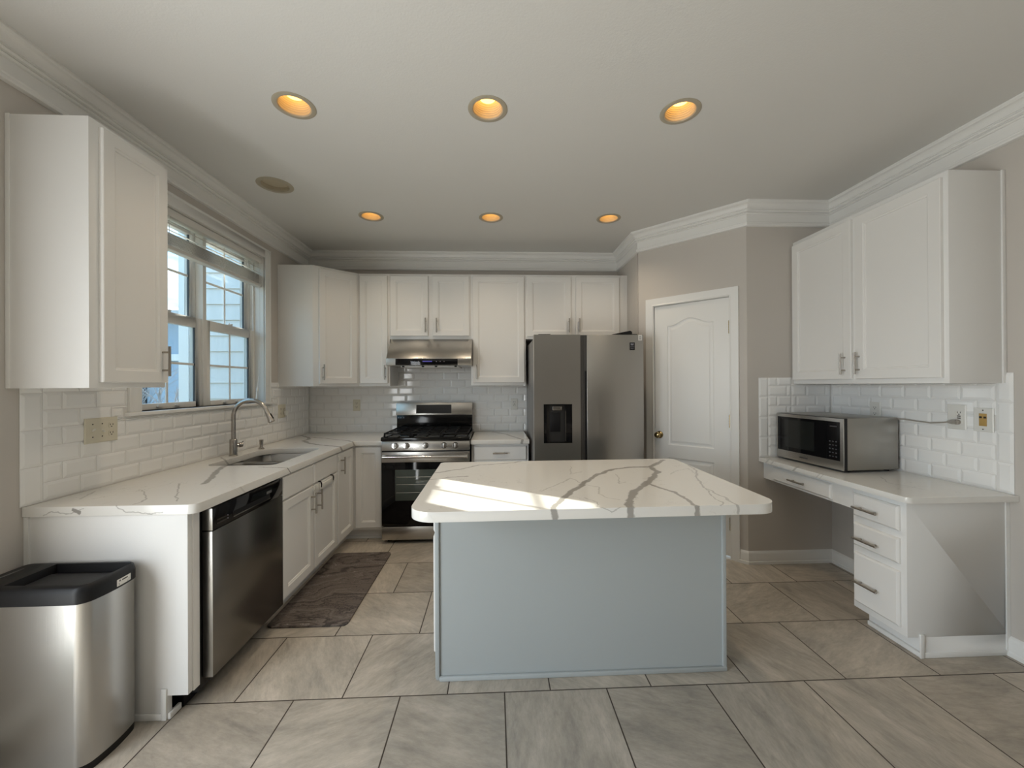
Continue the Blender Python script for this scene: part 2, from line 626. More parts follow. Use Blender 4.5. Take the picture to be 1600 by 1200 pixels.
M['slot'] = pbr('dark_slot', (0.03, 0.024, 0.018), 0.6)
M['glass'] = glass_mat('window_glass')
M['gasket'] = pbr('dark_gasket', (0.05, 0.055, 0.06), 0.5)
M['vinyl'] = pbr('white_vinyl', (0.76, 0.75, 0.72), 0.4)
M['blind'] = pbr('white_blind_slat', (0.72, 0.70, 0.66), 0.45)
M['ring'] = pbr('beige_light_ring', (0.42, 0.37, 0.28), 0.5)
M['baffle'] = pbr('white_light_baffle', (0.72, 0.70, 0.64), 0.5)
M['baffle_off'] = pbr('beige_light_baffle', (0.50, 0.44, 0.33), 0.6)
M['bulb'] = emit('warm_bulb', (1.0, 0.50, 0.11), 5.5)
M['display'] = emit('blue_display', (0.12, 0.10, 0.6), 0.5)
M['hood_filter'] = pbr('white_filter_reflection', (0.75, 0.74, 0.72), 0.4)  # bright reflection of the steel filters, put into a white colour
M['sticker'] = pbr('paper_sticker', (0.74, 0.72, 0.68), 0.6)
M['ink'] = pbr('dark_ink', (0.05, 0.05, 0.05), 0.7)
M['pale_ink'] = pbr('pale_print', (0.32, 0.31, 0.36), 0.6)
M['floor'] = floor_mat()
M['agate'] = agate_mat()
M['island_quartz'] = quartz('island_quartz', ISLAND_VEINS, ZT)
M['left_quartz'] = quartz('sink_counter_quartz', LEFT_VEINS, ZT)
M['right_quartz'] = quartz('stove_counter_quartz', RIGHT_VEINS, ZT)
M['desk_quartz'] = quartz('desk_quartz', DESK_VEINS, ZD)
M['siding'] = siding_mat('pale_siding', (0.70, 0.69, 0.66), 0.181, 0)
M['blue_siding'] = siding_mat('blue_siding', (0.34, 0.42, 0.52), 0.15, 0)
M['roof'] = pbr('pale_roof', (0.55, 0.56, 0.58), 0.8, var=(3, 0.2))
M['bark'] = pbr('pale_bark', (0.36, 0.36, 0.38), 0.9)
M['absorber'] = pbr('dark_absorber', (0.10, 0.10, 0.105), 0.9, var=(8, 0.3))  # kept dark so the added outer skin swallows sunlight
M['blocker'] = pbr('blocker_leaf', (0.05, 0.075, 0.04), 0.9, bump=(14, 1.0, (1, 1, 1)), var=(6, 0.5))  # colour of the tree added as a sun block
M['ground'] = pbr('winter_grass', (0.25, 0.24, 0.17), 0.9, var=(2, 0.3))


# ------------------------------------------------------------------ mesh helpers
class MB:
    """collects shapes in world measures and links them as ONE mesh object"""

    def __init__(self, T=None):
        self.v, self.f, self.mi = [], [], []
        self.T = T                                   # optional map from local to world
        self.cur = 0
        self.round = False

    def add(self, vs, fs):
        o = len(self.v)
        for p in vs:
            self.v.append(tuple(self.T(*p)) if self.T else tuple(p))
        for f in fs:
            self.f.append([i + o for i in f])
            self.mi.append(self.cur)
        return self

    def box(self, x0, x1, y0, y1, z0, z1):
        vs = [(x, y, z) for z in (z0, z1) for y in (y0, y1) for x in (x0, x1)]
        return self.add(vs, [(0, 2, 3, 1), (4, 5, 7, 6), (0, 1, 5, 4), (2, 6, 7, 3), (0, 4, 6, 2), (1, 3, 7, 5)])

    def loft(self, rings, cap0=True, cap1=True, closed=True):
        n = len(rings[0])
        if n > 8:
            self.round = True
        vs = [p for r in rings for p in r]
        fs = []
        for k in range(len(rings) - 1):
            for i in range(n if closed else n - 1):
                j = (i + 1) % n
                fs.append((k * n + i, k * n + j, (k + 1) * n + j, (k + 1) * n + i))
        if cap0:
            fs.append(tuple(range(n - 1, -1, -1)))
        if cap1:
            fs.append(tuple((len(rings) - 1) * n + i for i in range(n)))
        return self.add(vs, fs)

    def prism(self, pts, z0, z1):
        return self.loft([[(x, y, z0) for x, y in pts], [(x, y, z1) for x, y in pts]])

    def prism_x(self, pts, x0, x1):                  # pts in (y, z)
        return self.loft([[(x0, y, z) for y, z in pts], [(x1, y, z) for y, z in pts]])

    def tube(self, path, r, n=12):
        P = [Vector(p) for p in path]
        rr = r if isinstance(r, (list, tuple)) else [r] * len(P)
        rings = []
        t0 = (P[1] - P[0]).normalized()
        u = t0.orthogonal().normalized()
        for i, p in enumerate(P):
            t = ((P[min(i + 1, len(P) - 1)] - P[max(i - 1, 0)])).normalized()
            u = (u - t * u.dot(t)).normalized()
            w = t.cross(u)
            rings.append([tuple(p + (u * math.cos(2 * math.pi * k / n) + w * math.sin(2 * math.pi * k / n)) * rr[i]) for k in range(n)])
        return self.loft(rings)

    def lathe(self, prof, c, axis=(0, 0, 1), n=32, cap0=True, cap1=True):
        """prof: (radius, height along axis)"""
        ax = Vector(axis).normalized()
        u = ax.orthogonal().normalized()
        w = ax.cross(u)
        c = Vector(c)
        rings = [[tuple(c + ax * h + (u * math.cos(2 * math.pi * k / n) + w * math.sin(2 * math.pi * k / n)) * r) for k in range(n)] for r, h in prof]
        return self.loft(rings, cap0, cap1)

    def build(self, name, mat, parent=None, bevel=0.0, seg=2, angle=32):
        me = bpy.data.meshes.new(name)
        off = Vector(parent.get('_base', (0, 0, 0))) if parent else None
        if off is None:
            # a thing of one mesh: origin at the middle of its base
            xs, ys, zs = zip(*self.v)
            off = Vector(((min(xs) + max(xs)) / 2, (min(ys) + max(ys)) / 2, min(zs)))
        me.from_pydata([tuple(Vector(p) - off) for p in self.v], [], self.f)
        mats = mat if isinstance(mat, (list, tuple)) else [mat]
        for mm in mats:
            me.materials.append(mm)
        if len(mats) > 1:
            me.polygons.foreach_set('material_index', self.mi)
        bm = bmesh.new()
        bm.from_mesh(me)
        bmesh.ops.remove_doubles(bm, verts=bm.verts, dist=1e-6)
        bmesh.ops.recalc_face_normals(bm, faces=bm.faces)
        if bevel > 0:
            es = [e for e in bm.edges if len(e.link_faces) == 2 and e.calc_face_angle(0) > R(35)]
            if es:
                bmesh.ops.bevel(bm, geom=es, offset=bevel, segments=seg, affect='EDGES', profile=0.5, clamp_overlap=True)
        bm.to_mesh(me)
        bm.free()
        me.shade_smooth()
        me.set_sharp_from_angle(angle=R(angle))
        o = bpy.data.objects.new(name, me)
        COL.objects.link(o)
        if parent:
            o.parent = parent
            o['_base'] = tuple(off)
        else:
            o.location = off
            o['_base'] = tuple(off)
        return o


def tag(o, label=None, cat=None, group=None, kind=None):
    if label:
        o['label'] = label
    if cat:
        o['category'] = cat
    if group:
        o['group'] = group
    if kind:
        o['kind'] = kind
    return o


def thing(name, label, cat, base, group=None, kind=None):
    o = bpy.data.objects.new(name, None)
    o.empty_display_size = 0.1
    COL.objects.link(o)
    o.location = base
    o['_base'] = tuple(base)
    return tag(o, label, cat, group, kind)


def struct(o, label=None, cat=None):
    return tag(o, label, cat, kind='structure')


def frame(o, u, n):
    """local (a along u, b up, c out along n) -> world"""
    o, u, n = Vector(o), Vector(u).normalized(), Vector(n).normalized()
    return lambda a, b, c: o + u * a + n * c + Vector((0, 0, b))


def rect(a0, a1, b0, b1, c):
    return [(a0, b0, c), (a1, b0, c), (a1, b1, c), (a0, b1, c)]


def shaker_door(T, a0, a1, b0, b1, parent, t=0.019, fw=0.052, mat='cabinet', name='door'):
    m = MB(T)
    e = 0.003
    g = 0.010
    m.loft([rect(a0, a1, b0, b1, 0), rect(a0, a1, b0, b1, t - e), rect(a0 + e, a1 - e, b0 + e, b1 - e, t),
            rect(a0 + fw, a1 - fw, b0 + fw, b1 - fw, t),
            rect(a0 + fw + 0.003, a1 - fw - 0.003, b0 + fw + 0.003, b1 - fw - 0.003, t - 0.004),
            rect(a0 + fw + g, a1 - fw - g, b0 + fw + g, b1 - fw - g, t - 0.006),
            rect(a0 + fw + g + 0.002, a1 - fw - g - 0.002, b0 + fw + g + 0.002, b1 - fw - g - 0.002, t - 0.011)])
    return m.build(name, M[mat], parent, angle=20)


def slab_front(T, a0, a1, b0, b1, parent, t=0.019, name='drawer', edge=0.010, mat='cabinet'):
    m = MB(T)
    m.loft([rect(a0, a1, b0, b1, 0), rect(a0, a1, b0, b1, t - 0.009),
            rect(a0 + 0.002, a1 - 0.002, b0 + 0.002, b1 - 0.002, t - 0.006),
            rect(a0 + edge, a1 - edge, b0 + edge, b1 - edge, t)])
    return m.build(name, M[mat], parent, angle=20)


def bar_pull(T, a, b0, b1, parent, out=0.032, r=0.0058, horiz=False, c0=0.019, mat='nickel'):
    """bar handle; upright at a from b0 to b1 (or lying: from b0 to b1 along a at height a)"""
    m = MB(T)
    P = (lambda s, c: (s, a, c)) if horiz else (lambda s, c: (a, s, c))
    ins = (b1 - b0) * 0.2
    q = MB()
    q.tube([T(*P(b0, c0 + out)), T(*P(b1, c0 + out))], r)
    for s in (b0 + ins, b1 - ins):
        q.tube([T(*P(s, c0 - 0.001)), T(*P(s, c0 + out))], r * 0.8)
    return q.build('handle', M[mat], parent)


# ------------------------------------------------------------------ room shell
def round_rect(x0, x1, y0, y1, r, n=6):
    rr = r if isinstance(r, (list, tuple)) else [r] * 4     # corners: (x0,y0) (x1,y0) (x1,y1) (x0,y1)
    pts = []
    for (cx, cy, a0), q in zip(((x0, y0, 180), (x1, y0, 270), (x1, y1, 0), (x0, y1, 90)), rr):
        sx, sy = (1 if cx == x0 else -1), (1 if cy == y0 else -1)
        if q <= 0:
            pts.append((cx, cy))
            continue
        for k in range(n + 1):
            a = R(a0 + 90 * k / n)
            pts.append((cx + sx * q + q * math.cos(a), cy + sy * q + q * math.sin(a)))
    return pts


LIT = [(-0.972, 2.005), (-0.027, 1.994), (0.941, 1.978), (-0.992, 3.293), (-0.023, 3.287), (0.949, 3.276)]
UNLIT = (-1.49, 2.803)


def holed_slab(outer, holes, z0, z1):
    """flat slab with round or square holes"""
    bm = bmesh.new()
    edges = []
    for loop in [outer] + holes:
        vs = [bm.verts.new((x, y, z0)) for x, y in loop]
        for i in range(len(vs)):
            edges.append(bm.edges.new((vs[i], vs[(i + 1) % len(vs)])))
    bmesh.ops.triangle_fill(bm, edges=edges, use_beauty=True, use_dissolve=False)
    r = bmesh.ops.extrude_face_region(bm, geom=list(bm.faces))
    for v in r['geom']:
        if isinstance(v, bmesh.types.BMVert):
            v.co.z = z1
    bmesh.ops.recalc_face_normals(bm, faces=bm.faces)
    return bm


def build_shell():
    # floor
    m = MB()
    m.box(XL - 0.15, XR + 0.15, YR - 0.15, YD + 0.15, -0.15, 0)
    struct(m.build('floor', M['floor']), 'beige grey square stone tile floor with dark grout', 'floor')
    # ceiling with the light openings
    holes = []
    for (x, y), rad in [(p, 0.080) for p in LIT] + [(UNLIT, 0.094)]:
        holes.append([(x + rad * math.cos(2 * math.pi * k / 32), y + rad * math.sin(2 * math.pi * k / 32)) for k in range(32)])
    bm = holed_slab([(XL - 0.15, YR - 0.15), (XR + 0.15, YR - 0.15), (XR + 0.15, YD + 0.15), (XL - 0.15, YD + 0.15)], holes, ZC, ZC + 0.16)
    me = bpy.data.meshes.new('ceiling')
    bm.to_mesh(me)
    bm.free()
    me.materials.append(M['ceiling'])
    o = bpy.data.objects.new('ceiling', me)
    COL.objects.link(o)
    struct(o, 'off-white painted ceiling with recessed lights', 'ceiling')
    # left wall with the kitchen window opening
    m = MB()
    for y0, y1, z0, z1 in ((YR - 0.15, -0.95, 0, ZC), (-0.95, 0.95, 2.12, ZC), (0.95, 2.24, 0, ZC), (3.407, YD + 0.15, 0, ZC), (2.24, 3.407, 0, 1.235), (2.24, 3.407, 2.432, ZC)):
        m.box(XL - 0.16, XL, y0, y1, z0, z1)
    struct(m.build('wall_left', M['wall']), 'greige painted left wall with the sink window', 'wall')
    m = MB()
    m.box(XL - 0.15, A.x + 0.0, YD, YD + 0.15, 0, ZC)
    struct(m.build('wall_back', M['wall']), 'greige painted back wall behind the stove', 'wall')
    m = MB()
    m.box(XR, XR + 0.15, YR - 0.15, YD + 0.15, 0, ZC)
    struct(m.build('wall_right', M['wall']), 'greige painted right wall behind the desk', 'wall')
    # pantry corner: side wall, diagonal wall with the door opening, front wall
    t = (B - A).normalized()
    nrm = Vector((-t.y, t.x, 0))
    if nrm.y > 0:
        nrm = -nrm
    T = frame(A, t, nrm)
    LD = (B - A).length
    m = MB()
    m.box(A.x, A.x + 0.10, A.y + 0.02, YD + 0.15, 0, ZC)
    struct(m.build('wall_pantry_side', M['wall']), 'narrow greige wall right of the refrigerator', 'wall')
    m = MB(T)
    m.box(0, 0.139, 0, ZC, 0, -0.10)
    m.box(0.752, LD, 0, ZC, 0, -0.10)
    m.box(0.139, 0.752, 2.055, ZC, 0, -0.10)
    struct(m.build('wall_pantry_front', M['wall']), 'diagonal greige wall holding the pantry door', 'wall')
    m = MB()
    m.box(B.x, XR, B.y, B.y + 0.10, 0, ZC)
    struct(m.build('wall_pantry_right', M['wall']), 'short greige wall at the far end of the desk', 'wall')
    # rear wall, and the patio door in the left wall beside the camera
    m = MB()
    m.box(XL - 0.15, XR + 0.15, YR - 0.15, YR, 0, ZC)
    struct(m.build('wall_rear', M['wall']), 'greige painted wall behind the camera', 'wall')
    d = thing('door_2', 'white framed glass patio door in the left wall beside the camera', 'door', (XL - 0.1, 0.0, 0), kind='structure')
    m = MB()
    m.box(XL - 0.14, XL - 0.05, -0.95, -0.90, 0.0, 2.12)
    m.box(XL - 0.14, XL - 0.05, 0.90, 0.95, 0.0, 2.12)
    m.box(XL - 0.14, XL - 0.05, -0.90, 0.90, 2.07, 2.12)
    m.box(XL - 0.14, XL - 0.05, -0.90, 0.90, 0.0, 0.04)
    m.box(XL - 0.14, XL - 0.05, -0.04, 0.04, 0.04, 2.07)
    m.build('door_frame', M['vinyl'], d)
    m = MB()
    for a0, a1, b0, b1 in ((-1.02, -0.95, 0, 2.19), (0.95, 1.02, 0, 2.19), (-0.95, 0.95, 2.12, 2.19)):
        m.box(XL, XL + 0.016, a0, a1, b0, b1)
    m.build('door_casing', M['trim'], d)
    for a0, a1 in ((-0.90, -0.04), (0.04, 0.90)):
        m = MB()
        m.box(XL - 0.10, XL - 0.094, a0, a1, 0.04, 2.07)
        m.build('glass', M['glass'], d)
    return T, t, nrm, LD


DT, dt_, dn_, DL = build_shell()


def sweep(path, prof, closed=False):
    """profile (offset to the left-hand room side, z) carried along a plan path with mitred corners"""
    P = [Vector((x, y, 0)) for x, y in path]
    rings = []
    for i, p in enumerate(P):
        ds = []
        if i > 0:
            ds.append((P[i] - P[i - 1]).normalized())
        if i < len(P) - 1:
            ds.append((P[i + 1] - P[i]).normalized())
        ns = [Vector((d.y, -d.x, 0)) for d in ds]
        if len(ns) == 2:
            b = (ns[0] + ns[1]).normalized()
            b = b / max(0.2, b.dot(ns[0]))
        else:
            b = ns[0]
        rings.append([tuple(p + b * o + Vector((0, 0, z))) for o, z in prof])
    m = MB()
    m.loft(rings)
    return m


ROOM_PATH = [(XL, YR), (XL, YD), (A.x, YD), (A.x, A.y), (B.x, B.y), (XR, B.y), (XR, YR)]


def build_trim():
    # crown: base bead, flat board, stepped beads, cove up to the ceiling
    z0 = 2.562
    prof = [(0, z0), (0.012, z0), (0.021, z0 + 0.003), (0.024, z0 + 0.010), (0.022, z0 + 0.020), (0.024, z0 + 0.026), (0.018, z0 + 0.030), (0.010, z0 + 0.032),
            (0.010, z0 + 0.090), (0.020, z0 + 0.091), (0.026, z0 + 0.097), (0.020, z0 + 0.103), (0.019, z0 + 0.106), (0.030, z0 + 0.108), (0.035, z0 + 0.115), (0.030, z0 + 0.121), (0.030, z0 + 0.124),
            (0.038, z0 + 0.126), (0.038, z0 + 0.131)]
    for k in range(7):
        a = R(90 * k / 6)
        prof.append((0.038 + 0.030 * (1 - math.cos(a)), z0 + 0.131 + 0.030 * math.sin(a)))
    prof += [(0.070, z0 + 0.164), (0.0756, z0 + 0.168), (0.0756, ZC), (0, ZC)]
    struct(sweep(ROOM_PATH, prof).build('trim_1', M['trim'], angle=25), 'white stepped crown molding around the ceiling', 'molding')
    bp = [(0, 0), (0.018, 0), (0.018, 0.020), (0.013, 0.024), (0.013, 0.078), (0.010, 0.086), (0.006, 0.092), (0, 0.098)]
    seg = {'baseboard_pantry': [tuple((A + dt_ * 0.812).xy), (B.x, B.y), (XR, B.y), (XR, 2.207)],
           'baseboard_right': [(XR, 1.905), (XR, YR)],
           'baseboard_left': [(XL, 1.02), (XL, 1.706)],
           'baseboard_rear': [(XR, YR), (XL, YR), (XL, -1.02)]}
    lab = {'baseboard_pantry': 'white baseboard under the desk and pantry corner', 'baseboard_right': 'white baseboard right of the desk drawers',
           'baseboard_left': 'white baseboard on the left wall by the trash bin', 'baseboard_rear': 'white baseboard behind the camera'}
    for n, pth in seg.items():
        struct(sweep(pth, bp).build(n, M['trim'], angle=25), lab[n], 'baseboard')


build_trim()


# ------------------------------------------------------------------ window
def build_window():
    w = thing('window_1', 'white double double-hung window over the sink', 'window', (XL, 2.82, 1.235), kind='structure')
    y0, y1, z0, z1 = 2.24, 3.407, 1.235, 2.432
    # casing on the wall
    m = MB()
    c = 0.072
    for a0, a1, b0, b1 in ((y0 - c, y0, z0, z1 + c), (y1, y1 + c, z0, z1 + c), (y0, y1, z1, z1 + c)):
        m.box(XL, XL + 0.014, a0, a1, b0, b1)
    m.box(XL, XL + 0.018, y0 - c - 0.004, y0 - c + 0.012, z0, z1 + c + 0.004)
    m.box(XL, XL + 0.018, y1 + c - 0.012, y1 + c + 0.004, z0, z1 + c + 0.004)
    m.box(XL, XL + 0.018, y0 - c, y1 + c, z1 + c - 0.012, z1 + c + 0.004)
    m.build('window_casing', M['trim'], w, bevel=0.002)
    m = MB()
    m.box(XL - 0.155, XL + 0.026, y0 - c - 0.018, y1 + c + 0.045, z0 - 0.020, z0)
    m.build('window_stool', M['trim'], w, bevel=0.004)
    # jambs with stepped tracks
    m = MB()
    m.box(XL - 0.155, XL, y0, y0 + 0.004, z0, z1)
    m.box(XL - 0.155, XL, y1 - 0.004, y1, z0, z1)
    m.box(XL - 0.155, XL, y0, y1, z1 - 0.004, z1)
    for yy, s in ((y0, 1), (y1, -1)):
        for xa, xb, d in ((-0.155, -0.145, 0.022), (-0.118, -0.110, 0.022), (-0.082, -0.074, 0.022)):
            ya, yb = sorted((yy, yy + s * d))
            m.box(XL + xa, XL + xb, ya, yb, z0, z1)
    m.build('jamb', M['vinyl'], w)
    ym = 2.8225
    m = MB()
    m.box(XL - 0.155, XL - 0.066, ym - 0.016, ym + 0.016, z0, z1)
    m.build('mullion', M['vinyl'], w, bevel=0.002)
    xf_lo, xf_up = XL - 0.078, XL - 0.114          # room-side faces of the lower and upper sashes
    for ya, yb in ((y0 + 0.020, ym - 0.017), (ym + 0.017, y1 - 0.020)):
        for lower in (True, False):
            xf = xf_lo if lower else xf_up
            za, zb = (z0 + 0.002, 1.826) if lower else (1.796, z1 - 0.01)
            st, bot, top = 0.050, 0.034 if lower else 0.032, 0.066 if lower else 0.045
            d = 0.034
            m = MB()
            m.box(xf - d, xf, ya, ya + st, za, zb)
            m.box(xf - d, xf, yb - st, yb, za, zb)
            m.box(xf - d, xf, ya + st, yb - st, za, za + bot)
            m.box(xf - d, xf, ya + st, yb - st, zb - top, zb)
            s = m.build('sash', M['vinyl'], w, bevel=0.002)
            gy0, gy1, gz0, gz1 = ya + st, yb - st, za + bot, zb - top
            m = MB()
            m.box(xf - 0.021, xf - 0.017, gy0 - 0.004, gy1 + 0.004, gz0 - 0.004, gz1 + 0.004)
            m.build('glass', M['glass'], s)
            gm, gz = (gy0 + gy1) / 2, (gz0 + gz1) / 2
            m = MB()
            m.box(xf - 0.016, xf - 0.009, gm - 0.007, gm + 0.007, gz0, gz1)
            m.box(xf - 0.016, xf - 0.009, gy0, gm - 0.007, gz - 0.007, gz + 0.007)
            m.box(xf - 0.016, xf - 0.009, gm + 0.007, gy1, gz - 0.007, gz + 0.007)
            m.build('muntin', M['vinyl'], s)
            m = MB()
            m.box(xf - 0.016, xf - 0.004, gy1 - 0.006, gy1, gz0, gz1)
            m.build('gasket', M['gasket'], s)
            if lower:
                for yy in ((ya + yb) / 2,):
                    m = MB()
                    m.box(xf - 0.026, xf - 0.004, yy - 0.024, yy + 0.024, zb, zb + 0.006)
                    m.lathe([(0.009, 0), (0.009, 0.007), (0.006, 0.012)], (xf - 0.014, yy, zb + 0.005), n=14)
                    m.box(xf - 0.018, xf + 0.002, yy - 0.004, yy + 0.020, zb + 0.006, zb + 0.013)
                    m.build('sash_lock', M['vinyl'], s)
                    for yy2 in ((ya + yb) / 2 - 0.07, (ya + yb) / 2 + 0.07):
                        m = MB()
                        m.box(xf, xf + 0.016, yy2 - 0.022, yy2 + 0.022, za + 0.012, za + 0.018)
                        m.box(xf + 0.010, xf + 0.016, yy2 - 0.022, yy2 + 0.022, za + 0.018, za + 0.026)
                        m.build('sash_lift', M['vinyl'], s)
    # blind, gathered up at the top
    b = thing('window_blind', 'white slatted blind gathered at the top of the sink window', 'blind', (XL - 0.03, 2.82, 2.185))
    ya, yb = y0 + 0.012, y1 - 0.012
    xc = XL - 0.036
    m = MB()
    m.box(xc - 0.028, xc + 0.030, ya, yb, 2.378, 2.424)
    m.build('headrail', M['blind'], b, bevel=0.003)

    def slat(z, tilt):
        m = MB()
        w2, t = 0.025, 0.0014
        prof = []
        for s in (-1, -0.5, 0, 0.5, 1):
            prof.append((s * w2, 0.003 * (1 - s * s)))
        up = [(xc + a * math.cos(tilt) - h * math.sin(tilt), z + a * math.sin(tilt) + h * math.cos(tilt) + t) for a, h in prof]
        dn = [(xc + a * math.cos(tilt) - h * math.sin(tilt), z + a * math.sin(tilt) + h * math.cos(tilt) - t) for a, h in reversed(prof)]
        ring = up + dn
        m.loft([[(x, ya, zz) for x, zz in ring], [(x, yb, zz) for x, zz in ring]])
        m.build('slat', M['blind'], b, angle=40)
    slat(2.345, R(-28))
    slat(2.305, R(-20))
    for k in range(8):
        slat(2.215 + 0.0095 * k, R(-4))
    m = MB()
    m.box(xc - 0.026, xc + 0.026, ya, yb, 2.185, 2.208)
    m.build('bottom_rail', M['blind'], b, bevel=0.004)
    for yy in (2.45, 2.93, 3.30):
        m = MB()
        for dx in (-0.029, 0.029):
            m.tube([(xc + dx, yy, 2.378), (xc + dx, yy, 2.195)], 0.0014, 6)
        m.tube([(xc - 0.029, yy, 2.196), (xc + 0.029, yy, 2.196)], 0.0014, 6)
        m.build('ladder_cord', M['blind'], b)
    m = MB()
    m.tube([(xc + 0.032, 3.352, 2.385), (xc + 0.034, 3.352, 2.0), (xc + 0.034, 3.350, 1.70), (xc + 0.036, 3.33, 1.45), (xc + 0.038, 3.31, 1.36)], 0.0015, 6)
    m.build('pull_cord', M['blind'], b)
    m = MB()
    m.lathe([(0.002, 0.0), (0.007, -0.012), (0.008, -0.03), (0.004, -0.036)], (xc + 0.038, 3.308, 1.362), n=12)
    m.tube([(xc + 0.038, 3.306, 1.33), (xc + 0.040, 3.290, 1.262)], [0.003, 0.006], 8)
    m.build('cord_tassel', M['white_plastic'], b)


build_window()


# ------------------------------------------------------------------ pantry door
def build_door():
    d = thing('door_1', 'white pantry door with arched panel and brass knob', 'door', tuple(A + dt_ * 0.445), kind='structure')
    T = DT
    # casing: profiled strips
    m = MB(T)
    prof = [(0.0, 0.0), (0.0, 0.009), (0.006, 0.013), (0.014, 0.010), (0.050, 0.016), (0.066, 0.017), (0.068, 0.0)]   # (away from the opening, out)

    def strip(path, side):
        pass
    s0, s1, zt = 0.139, 0.752, 2.055
    rings = []
    for (a, b, sa, sb) in ((s0, 0.0, -1, 0), (s0, zt, -1, 1), (s1, zt, 1, 1), (s1, 0.0, 1, 0)):
        rings.append([(a + sa * (w - 0.002), b + sb * (w - 0.002), c) for w, c in prof])
    m.loft(rings)
    m.build('door_casing', M['trim'], d, angle=25)
    m = MB(T)
    for a0, a1, b0, b1 in ((s0 - 0.0, s0 + 0.003, 0, zt), (s1 - 0.003, s1, 0, zt), (s0, s1, zt - 0.003, zt)):
        m.box(a0, a1, b0, b1, -0.10, 0.0)
    m.build('door_jamb', M['trim'], d)
    # leaf with raised, arched panel molding
    m = MB(T)
    c0, c1 = -0.050, -0.012
    a0, a1, b0, b1 = s0 + 0.006, s1 - 0.006, 0.018, zt - 0.007
    pw0, pw1 = a0 + 0.112, a1 - 0.115
    bz = 0.845

    def arch(inset, c):
        x0, x1 = pw0 + inset, pw1 - inset
        zb, zs, za = bz + inset, 1.872 - inset, 1.925 - inset
        pts = [(x0, zb, c), (x1, zb, c)]
        n = 16
        for k in range(n + 1):
            s = k / n
            xx = x1 + (x0 - x1) * s
            h = 0.5 - 0.5 * math.cos(2 * math.pi * min(1, max(0, (s - 0.06) / 0.88)))
            pts.append((xx, zs + (za - zs) * h, c))
        return pts

    def low(inset, c):
        x0, x1 = pw0 + inset, pw1 - inset
        return [(x0, 0.235 + inset, c), (x1, 0.235 + inset, c), (x1, 0.735 - inset, c), (x0, 0.735 - inset, c)]
    # slab body built round the two panel openings
    m.box(a0, pw0, b0, b1, c0, c1)
    m.box(pw1, a1, b0, b1, c0, c1)
    m.box(pw0, pw1, b0, 0.235, c0, c1)
    m.box(pw0, pw1, 0.735, bz, c0, c1)
    m.box(pw0, pw1, b0, b1, c0, c1 - 0.012)
    top = arch(0, c1)[2:]
    for p, q in zip(top[:-1], top[1:]):
        m.add([p, q, (q[0], b1, c1), (p[0], b1, c1)], [(0, 1, 2, 3)])
    for ring in (arch, low):
        m.loft([ring(0, c1), ring(0.006, c1 - 0.007), ring(0.014, c1 - 0.009), ring(0.022, c1 - 0.008), ring(0.036, c1 - 0.002), ring(0.040, c1 - 0.002)], cap0=False)
    leaf = m.build('door_leaf', M['trim'], d, angle=20)
    m = MB()
    n = dn_
    p = T(0.185, 0.926, c1)
    m.lathe([(0.031, 0.0), (0.031, 0.004), (0.022, 0.009), (0.011, 0.013), (0.010, 0.028), (0.016, 0.033), (0.025, 0.042), (0.027, 0.052), (0.022, 0.062), (0.010, 0.067), (0.002, 0.068)], tuple(p), tuple(n), 28)
    m.build('door_knob', M['brass'], leaf)
    for zc in (1.81, 1.073, 0.27):
        m = MB()
        q = T(s1 - 0.004, zc - 0.046, -0.002)
        for k in range(5):
            m.lathe([(0.0062, 0.0195 * k + 0.001), (0.0062, 0.0195 * k + 0.0175)], tuple(q), n=12)
        m.lathe([(0.004, -0.004), (0.004, 0.102)], tuple(q), n=10)
        m.build('hinge', M['brass'], d)


build_door()


# ------------------------------------------------------------------ recessed lights
def recessed_light(x, y, label, lit=True):
    k = 1.0 if lit else 1.16
    o = thing('recessed_light', label, 'ceiling light', (x, y, ZC), 'recessed ceiling lights' if lit else None)
    m = MB()
    c = (x, y, ZC)
    ro, ri = 0.098 * k, 0.072 * k
    m.lathe([(ro, 0.0), (ro, -0.002), (ro - 0.006, -0.005), (ri + 0.004, -0.004), (ri, 0.002), (ri + 0.002, 0.006), (ri + 0.004, 0.0)], c, n=48, cap0=False, cap1=False)
    m.build('trim_ring', M['ring'], o, angle=50)
    m = MB()
    prof = [(ri, 0.001)]
    for j in range(10):
        z = 0.004 + j * 0.010
        r0 = ri - 0.0016 * j
        prof += [(r0, z), (r0 - 0.0012, z + 0.006), (r0 - 0.0002, z + 0.0095)]
    if lit:
        m.lathe(prof + [(0.020, 0.110)], c, n=48, cap0=False, cap1=True)
        m.build('baffle', M['baffle_off'], o, angle=50)
        m = MB()
        m.lathe([(0.030, 0.105), (0.040, 0.080), (0.043, 0.062), (0.040, 0.054), (0.030, 0.049), (0.015, 0.046), (0.002, 0.045)], c, n=40, cap0=True, cap1=True)
        m.build('bulb', M['bulb'], o, angle=50)
        sp = bpy.data.lights.new('recessed_lamp', 'SPOT')      # the flood lamp of this can
        sp.energy = 15.0
        sp.color = (1.0, 0.83, 0.62)
        sp.spot_size = R(125)
        sp.spot_blend = 1.0
        sp.shadow_soft_size = 0.04
        lo = bpy.data.objects.new('lamp', sp)
        COL.objects.link(lo)
        lo.parent = o
        lo.location = (0, 0, 0.004)
    else:
        m.lathe(prof[:8] + [(0.03, 0.045)], c, n=48, cap0=False, cap1=True)
        m.build('baffle', M['baffle_off'], o, angle=50)
    return o


